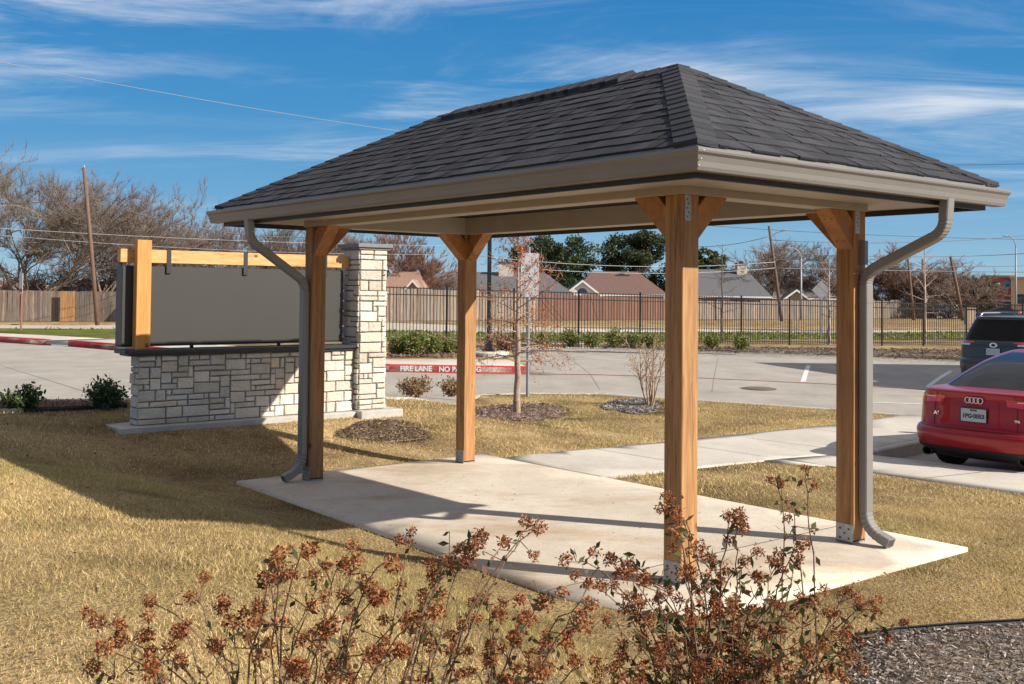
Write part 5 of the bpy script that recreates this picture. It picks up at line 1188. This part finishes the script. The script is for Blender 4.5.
# ================================================================== CARS
def interp_rows(rows, n):
    rows = np.array(rows, float); k = len(rows); r = np.linspace(0, k-1, n); out = []
    for t in r:
        i = min(int(t), k-2); f = t-i; p0, p1, p2, p3 = rows[max(i-1, 0)], rows[i], rows[i+1], rows[min(i+2, k-1)]
        m1, m2 = (p2-p0)/2*.6, (p3-p1)/2*.6
        out.append((2*f**3-3*f*f+1)*p1+(f**3-2*f*f+f)*m1+(-2*f**3+3*f*f)*p2+(f**3-f*f)*m2)
    return np.array(out), r
def outline(row, t, ex, off=0, zf=None):      # t: angle array; rear = -90 deg
    z, hw_, yr, yf = row; cx, cy = (yr+yf)/2, (yf-yr)/2; c, s = np.cos(t), np.sin(t)
    x = (hw_+off)*np.sign(c)*np.abs(c)**(2/ex); y = cx+(cy+off)*np.sign(s)*np.abs(s)**(2/ex); zz_ = np.full_like(x, z)
    if zf is not None: zz_ = zz_+zf(y, z)
    return np.column_stack([x, y, zz_])
def warp(n, ex):   # angles giving roughly even spacing
    a = np.linspace(0, 2*math.pi, 4000, endpoint=False); p = outline((0, 1, -2.4, 2.4), a, ex); s_ = np.concatenate([[0], np.cumsum(np.linalg.norm(np.diff(p, axis=0), axis=1))]); q = np.linspace(0, s_[-1], n, endpoint=False); return np.interp(q, s_, a)
def pillow(rows, ex, n=120, m=60, zf=None):
    R_, _ = interp_rows(rows, m); t = warp(n, ex); V = np.vstack([outline(r, t, ex, 0, zf) for r in R_]); Fc = []
    for i in range(m-1):
        for j in range(n): Fc.append((i*n+j, i*n+(j+1) % n, (i+1)*n+(j+1) % n, (i+1)*n+j))
    mb = MB(); mb.add(V, Fc); c = V[-n:].mean(0); mb.add(np.vstack([V[-n:], c[None]]), [(j, (j+1) % n, n) for j in range(n)]); c = V[:n].mean(0); mb.add(np.vstack([V[:n], c[None]]), [((j+1) % n, j, n) for j in range(n)])
    return mb
def patch(rows, ex, r0, r1, t0, t1, off, zf=None, n=24, m=8, shape=None, xlim=None):
    """surface patch between row parameters r0..r1, angles t0..t1 (degrees), raised by off"""
    rows = np.array(rows, float); k = len(rows); V = []
    full, rr = interp_rows(rows, 60*(k-1)//3+1)
    for i in range(m):
        f = i/(m-1); 
        for j in range(n):
            g_ = j/(n-1); t = R(t0+(t1-t0)*g_); a0, a1 = (r0, r1) if shape is None else shape(g_, r0, r1); r = a0+(a1-a0)*f
            row = np.array([np.interp(r, rr, full[:, c]) for c in range(4)]); V.append(outline(row, np.array([t]), ex, off, zf)[0])
    mb = MB(); mb.add(V, [(i*n+j, i*n+j+1, (i+1)*n+j+1, (i+1)*n+j) for i in range(m-1) for j in range(n-1)]); return mb
def wheel(t, x, y, r, w, out):
    wh = bpy.data.objects.new('wheel', None); COL.objects.link(wh); wh.parent = t; wh.location = (x, y, r); wh.rotation_euler = (0, math.pi/2*out, 0)
    mb = MB(); mb.lathe([(r*.62, -w/2), (r*.9, -w/2), (r*.985, -w*.38), (r, -w*.2), (r, w*.2), (r*.985, w*.38), (r*.9, w/2), (r*.66, w/2), (r*.62, w*.42)], 36); mb.build('tyre', M_tyre, wh, smooth=True)
    mb = MB(); mb.lathe([(0, w*.36), (r*.16, w*.38), (r*.18, w*.3), (r*.5, w*.2), (r*.58, w*.40), (r*.66, w*.44), (r*.66, -w*.4), (0, -w*.4)], 30); 
    for k in range(10): mb.box(r*.1, r*.62, -.02, .02, w*.22, w*.37, M=Matrix.Rotation(2*math.pi*k/10, 4, 'Z'))
    mb.build('rim', M_rim, wh)
M_tyre = mat('tyre_rubber', (.012, .012, .012), .85); M_rim = mat('alloy_rim', (.30, .30, .31), .35, metal=.8)
M_redp = mat('red_car_paint', (.30, .003, .008), .3, spec=.35, coat=.5, metal=.1); M_greyp = mat('grey_car_paint', (.028, .030, .036), .32, spec=.4, coat=.5)
M_cglass = mat('car_glass', (.003, .0035, .005), .05, spec=.22); M_lred = mat('red_lamp', (.62, .012, .010), .12, coat=1.0); M_lclear = mat('clear_lamp', (.6, .58, .56), .15, coat=1.); M_blk = mat('black_plastic', (.015, .015, .016), .55); M_chrome = mat('chrome', (.75, .75, .76), .12, metal=1.0)
M_plate = mat('plate_white', (.42, .45, .47), .5); M_ink = mat('plate_ink', (.03, .04, .08), .6)
def cut_wheels(o, ys, r, hw_, zc):
    cut = []
    for y in ys:
        for s_ in (-1, 1):
            mb = MB(); mb.lathe([(0, -.17), (r, -.17), (r, .17), (0, .17)], 32, Matrix.Translation((s_*(hw_-.06), y, zc)) @ Matrix.Rotation(math.pi/2, 4, 'Y')); c = mb.build('cutter', None, None); cut.append(c)
            md = o.modifiers.new('b', 'BOOLEAN'); md.object = c; md.operation = 'DIFFERENCE'; md.solver = 'EXACT'
    dg = bpy.context.evaluated_depsgraph_get(); dg.update(); me = bpy.data.meshes.new_from_object(o.evaluated_get(dg)); o.modifiers.clear(); o.data = me
    for c in cut: bpy.data.objects.remove(c)
def flat_text(s, size, m, parent, loc, name, ext=.0015):
    o = obj(name, text_mesh(s, size, ext), m, parent); o.matrix_local = Matrix.Translation(loc) @ Matrix.Rotation(math.pi/2, 4, 'X'); return o
def plate(t, y, z, txt, wd=.305, h=.152, tilt=0):
    p = MB().box(-wd/2, wd/2, y-.008, y-.002, z-h/2, z+h/2, ch=.002).build('licence_plate', M_plate, t)
    mb = MB()
    for x0, x1, z0, z1 in ((-wd/2-.006, wd/2+.006, z+h/2, z+h/2+.008), (-wd/2-.006, wd/2+.006, z-h/2-.008, z-h/2), (-wd/2-.008, -wd/2, z-h/2, z+h/2), (wd/2, wd/2+.008, z-h/2, z+h/2)): mb.box(x0, x1, y-.011, y-.002, z0, z1)
    mb.build('plate_frame', M_blk, p)
    if txt: flat_text(txt, .066, M_ink, p, (0, y-.0095, z-.012), 'plate_number'); flat_text('TEXAS', .028, M_ink, p, (0, y-.0095, z+.055), 'plate_state')
# ---- red sedan (y = heading)
hood = lambda y, z: -.16*sm(3.3, 4.85, y)*np.clip((z-.55)/.4, 0, 1)
sr = [(.22, .78, .30, 4.72), (.27, .86, .14, 4.82), (.34, .925, .05, 4.87), (.44, .955, .01, 4.90), (.52, .96, .0, 4.90), (.575, .95, .025, 4.88), (.59, .945, .085, 4.85), (.69, .945, .105, 4.82), (.83, .935, .115, 4.78), (.94, .905, .125, 4.70), (1.01, .855, .105, 4.55), (1.03, .81, .15, 4.4), (1.04, .72, .35, 4.1), (1.045, .4, 1.2, 3.4)]
gr_ = [(1.00, .83, .46, 3.85), (1.06, .80, .62, 3.68), (1.18, .735, .93, 3.35), (1.31, .645, 1.32, 3.0), (1.39, .585, 1.72, 2.72), (1.435, .52, 2.0, 2.52), (1.455, .35, 2.15, 2.4), (1.46, .1, 2.2, 2.3)]
ca = w2(6.95, 1.86); zc = float(G(ca[0]+.6, ca[1]+.5))-.145
car = thing('parked_car', 'shiny red sedan parked nearest the shelter, seen from behind', 'car', (ca[0], ca[1], zc), ANG-math.pi/2)
bd = pillow(sr, 5, 130, 64, hood).build('body', M_redp, car, smooth=True)
cut_wheels(bd, (1.12, 4.02), .36, .93, .335)
gh_ = pillow(gr_, 5, 110, 40).build('cabin', M_redp, car, smooth=True)
# windows
patch(gr_, 5, .75, 4.55, -121, -59, .006, n=40, m=14).build('rear_window', M_cglass, gh_, smooth=True)
patch(gr_, 5, .6, 4.3, 62, 118, .006, n=40, m=14).build('windscreen', M_cglass, gh_, smooth=True)
for s_ in (0, 1):
    for a_, b_ in ((-42, 0), (2.5, 40)):
        q = (lambda v: 180-v) if s_ else (lambda v: v)
        patch(gr_, 5, .7, 4.1, q(a_), q(b_), .005, n=30, m=10, shape=lambda g_, r0, r1, a_=a_: (r0, r1-(1.9*(1-g_)**2 if a_ < 0 else 1.9*g_**2))).build('side_window', M_cglass, gh_, smooth=True)
for s_ in (0, 1):
    q = (lambda v: -180-v) if s_ else (lambda v: v)
    patch(sr, 5, 8.1, 9.35, q(-14), q(-84), .005, hood, n=40, m=8, shape=lambda g_, r0, r1: (r0+.35*g_**2, r1-.5*(1-g_)**2-.1*g_)).build('tail_lamp', M_lred, car, smooth=True)
    patch(sr, 5, 8.85, 9.0, q(-50), q(-78), .009, hood, n=20, m=4).build('lamp_strip', M_lclear, car, smooth=True)
    patch(sr, 5, 6.9, 8.7, q(44), q(58), .005, hood, n=16, m=6).build('headlight', M_lclear, car, smooth=True)
patch(sr, 5, .35, 2.3, -160, -20, .006, hood, n=60, m=6).build('lower_diffuser', M_blk, car, smooth=True)
patch(sr, 5, 5.85, 6.02, -165, -15, .003, hood, n=60, m=3).build('bumper_gap', M_blk, car, smooth=True)
for s_ in (0, 1):
    q = (lambda v: -180-v) if s_ else (lambda v: v)
    patch(sr, 5, 6.2, 9.7, q(-78.2), q(-78.7), .003, hood, n=3, m=16).build('boot_shut_line', M_blk, car)
patch(sr, 5, 10.0, 10.35, -140, -40, .006, hood, n=40, m=4).build('boot_lip', M_redp, car, smooth=True)
plate(car, .095, .755, '1PG·0053')
mb = MB()
for k in range(4):
    pts = [Vector((-.0735+.049*k+.033*math.cos(a), .100, .925+.033*math.sin(a))) for a in np.linspace(0, 2*math.pi, 25)]; rg_o = MB(); rg_o.tube(pts, .0058, 6, cap=False); rg_o.build('ring_emblem', M_chrome, car, smooth=True)
flat_text('A6', .06, M_chrome, car, (-.46, .108, .745), 'badge', .004); flat_text('TFSI', .035, M_chrome, car, (.50, .108, .725), 'badge', .004)
for s_ in (-1, 1):
    mb = MB(); mb.lathe([(0, 0), (.05, .0), (.052, .14), (.042, .14), (.04, .02), (0, .02)], 16, Matrix.Translation((s_*.58, .24, .285)) @ Matrix.Rotation(math.pi/2, 4, 'X') @ Matrix.Diagonal((1.25, 1, 1, 1))); mb.build('exhaust_tip', M_blk, car)
    for y in (1.12, 4.02): wheel(car, s_*.80, y, .335, .24, s_)
    mb = MB(); mb.box(-.08, .1, -.09, .07, -.06, .075, ch=.03); mr_ = mb.build('wing_mirror', M_redp, car); mr_.location = (s_*.90, 3.25, 1.08)
# ---- grey suv
vr = [(.26, .78, .22, 4.50), (.34, .88, .08, 4.56), (.46, .915, .02, 4.6), (.62, .925, .0, 4.6), (.70, .925, .03, 4.58), (.74, .92, .07, 4.55), (.88, .925, .08, 4.50), (1.02, .915, .09, 4.42), (1.10, .89, .12, 4.2), (1.13, .82, .2, 4.0), (1.14, .5, .9, 3.4)]
vg = [(1.08, .86, .11, 3.75), (1.16, .84, .17, 3.6), (1.30, .80, .26, 3.35), (1.48, .735, .38, 3.0), (1.58, .69, .44, 2.8), (1.635, .63, .42, 2.7), (1.655, .50, .50, 2.6), (1.665, .2, .9, 2.2)]
hood2 = lambda y, z: -.12*sm(3.4, 4.6, y)*np.clip((z-.6)/.4, 0, 1)
d = 23.2; p = at(991.5, 340, d); zc = float(G(p.x, p.y))-.145
suv = thing('parked_car', 'dark grey compact suv with roof rails parked beyond the red sedan', 'car', (p.x, p.y, zc), ANG-math.pi/2+.05)
bd = pillow(vr, 6, 130, 56, hood2).build('body', M_greyp, suv, smooth=True); cut_wheels(bd, (.95, 3.65), .385, .92, .35)
gh_ = pillow(vg, 6, 120, 40).build('cabin', M_greyp, suv, smooth=True)
patch(vg, 6, .7, 4.0, -127, -53, .006, n=40, m=12).build('rear_window', M_cglass, gh_, smooth=True); patch(vg, 6, .6, 4.2, 60, 120, .006, n=40, m=12).build('windscreen', M_cglass, gh_, smooth=True)
patch(vg, 6, 5.05, 5.5, -128, -52, .04, n=40, m=4).build('rear_spoiler', M_greyp, gh_, smooth=True)
for s_ in (0, 1):
    q = (lambda v: 180-v) if s_ else (lambda v: v)
    for a_, b_ in ((-36, -1), (1.5, 38)): patch(vg, 6, .7, 3.9, q(a_), q(b_), .005, n=26, m=8).build('side_window', M_cglass, gh_, smooth=True)
    q = (lambda v: -180-v) if s_ else (lambda v: v)
    patch(vr, 6, 6.9, 8.4, q(-18), q(-84), .006, hood2, n=30, m=6, shape=lambda g_, r0, r1: (r0+.7*g_, r1-.25*g_)).build('tail_lamp', M_lred, suv, smooth=True)
    patch(vr, 6, 7.0, 7.45, q(-46), q(-80), .009, hood2, n=20, m=3).build('lamp_strip', M_lclear, suv, smooth=True)
for s_ in (-1, 1):
    for y in (.95, 3.65): wheel(suv, s_*.80, y, .35, .23, s_)
    mb = MB(); mb.box(-.07, .12, -.08, .07, -.08, .09, ch=.03); m_ = mb.build('wing_mirror', M_blk, suv); m_.location = (s_*.97, 3.05, 1.16)
    mb = MB(); mb.tube([(s_*.6, .75, 1.63), (s_*.62, .95, 1.715), (s_*.62, 2.3, 1.715), (s_*.58, 2.6, 1.64)], .02, 7); mb.build('roof_rail', mat('rail_silver', (.5, .52, .55), .3, metal=.8), suv, smooth=True)
patch(vr, 6, .3, 1.6, -160, -20, .006, hood2, n=50, m=5).build('lower_diffuser', M_blk, suv, smooth=True)
plate(suv, .075, .89, '')
mb = MB(); mb.lathe([(.035, 0), (.045, .008), (.06, .008), (.068, 0)], 24, Matrix.Translation((0, .085, 1.03)) @ Matrix.Rotation(math.pi/2, 4, 'X') @ Matrix.Diagonal((1.3, .85, 1, 1))); mb.build('oval_emblem', M_chrome, suv, smooth=True)
# ---- far vehicles
def far_car(label, px, d, az, paint, sx_=1.0, name='parked_car'):
    p = at(px, 312, d); t = thing(name, label, 'car', (p.x, p.y, float(G(p.x, p.y))), az, group='distant cars parked by the shops')
    b_ = pillow(sr, 5, 60, 28, hood).build('body', paint, t, smooth=True); g_ = pillow(gr_, 5, 50, 20).build('cabin', M_cglass, t, smooth=True); patch(gr_, 5, 5.0, 6.9, 0, 359.9, .006, n=50, m=4).build('roof', paint, t, smooth=True)
    for s_ in (-1, 1):
        for y in (1.12, 4.02): wheel(t, s_*.80, y, .335, .24, s_)
    for s_ in (0, 1): q = (lambda v: -180-v) if s_ else (lambda v: v); patch(sr, 5, 7.4, 8.9, q(-20), q(-60), .006, hood, n=14, m=4).build('tail_lamp', M_lred, t)
    return t
M_whp = mat('white_car_paint', (.7, .72, .75), .3, coat=1.)
far_car('distant white car parked left of the red shop', 981, 128, math.pi/2, M_whp); far_car('distant dark car parked in front of the red shop', 1023, 112, math.pi/2, M_greyp)

# ================================================================== OVERHEAD WIRES
M_wire = mat('wire', (.10, .10, .11), .5); M_wirel = mat('wire_bright', (.42, .42, .42), .4)
def wire(label, p0, d0, p1, d1, sag=.6, r=.016, m=None, cat='power line', n=24):
    a, b = at(*p0, d0), at(*p1, d1); pts = [a*(1-k/n)+b*(k/n)-Vector((0, 0, sag*4*(k/n)*(1-k/n))) for k in range(n+1)]
    mb = MB(); mb.tube(pts, r, 5); o = mb.build('overhead_wire', m or M_wire, None, smooth=True); tag(o, label, cat, 'overhead wires'); return o
wire('overhead wire crossing the sky from upper left edge down behind the roof', (-60, 50), 40, (560, 151), 62, .35, .012, mat('wire_mid', (.24, .24, .24), .5))
wire('thin overhead wire in the sky at the right of the roof', (880, 163.5), 75, (1100, 160), 75, .2, .022)
wire('upper dark wire running left from the top of the brown utility pole', (-90, 191), 64, (85, 196), 66, .6, .028)
wire('dark wire sagging right from the brown utility pole to the roof corner', (86, 196), 66, (330, 236), 74, .9, .028)
wire('highest of the two pale wires across the big bare trees', (-90, 222), 60, (480, 246), 72, .3, .014, M_wirel)
wire('lower of the two pale wires across the big bare trees', (-90, 227), 60, (480, 254), 72, .5, .012, M_wirel)
wire('wire from the lamp arm pole toward the front post at top', (655, 243), 78, (770, 236), 78, .5, .024)
wire('upper wire between the posts in front of the evergreens', (480, 256), 70, (775, 262), 78, .5, .018, M_wirel)
wire('lower wire between the posts in front of the evergreens', (480, 264), 70, (775, 268), 78, .5, .018, M_wirel)
wire('wire running right from the lamp arm pole behind the right post', (771, 240), 78, (1100, 226), 95, .7, .026)
wire('second wire right of the downspout above the bare trees', (771, 252), 78, (1100, 247), 100, .6, .026)
wire('third wire right of the downspout touching the tree tops', (771, 259), 78, (1100, 262), 100, .5, .024)
wire('lowest thick cable at right passing over the red shop', (771, 268), 78, (1100, 272), 95, .1, .035)
wire('faint wire high under the right eave', (700, 225), 90, (1100, 240), 90, .3, .02)
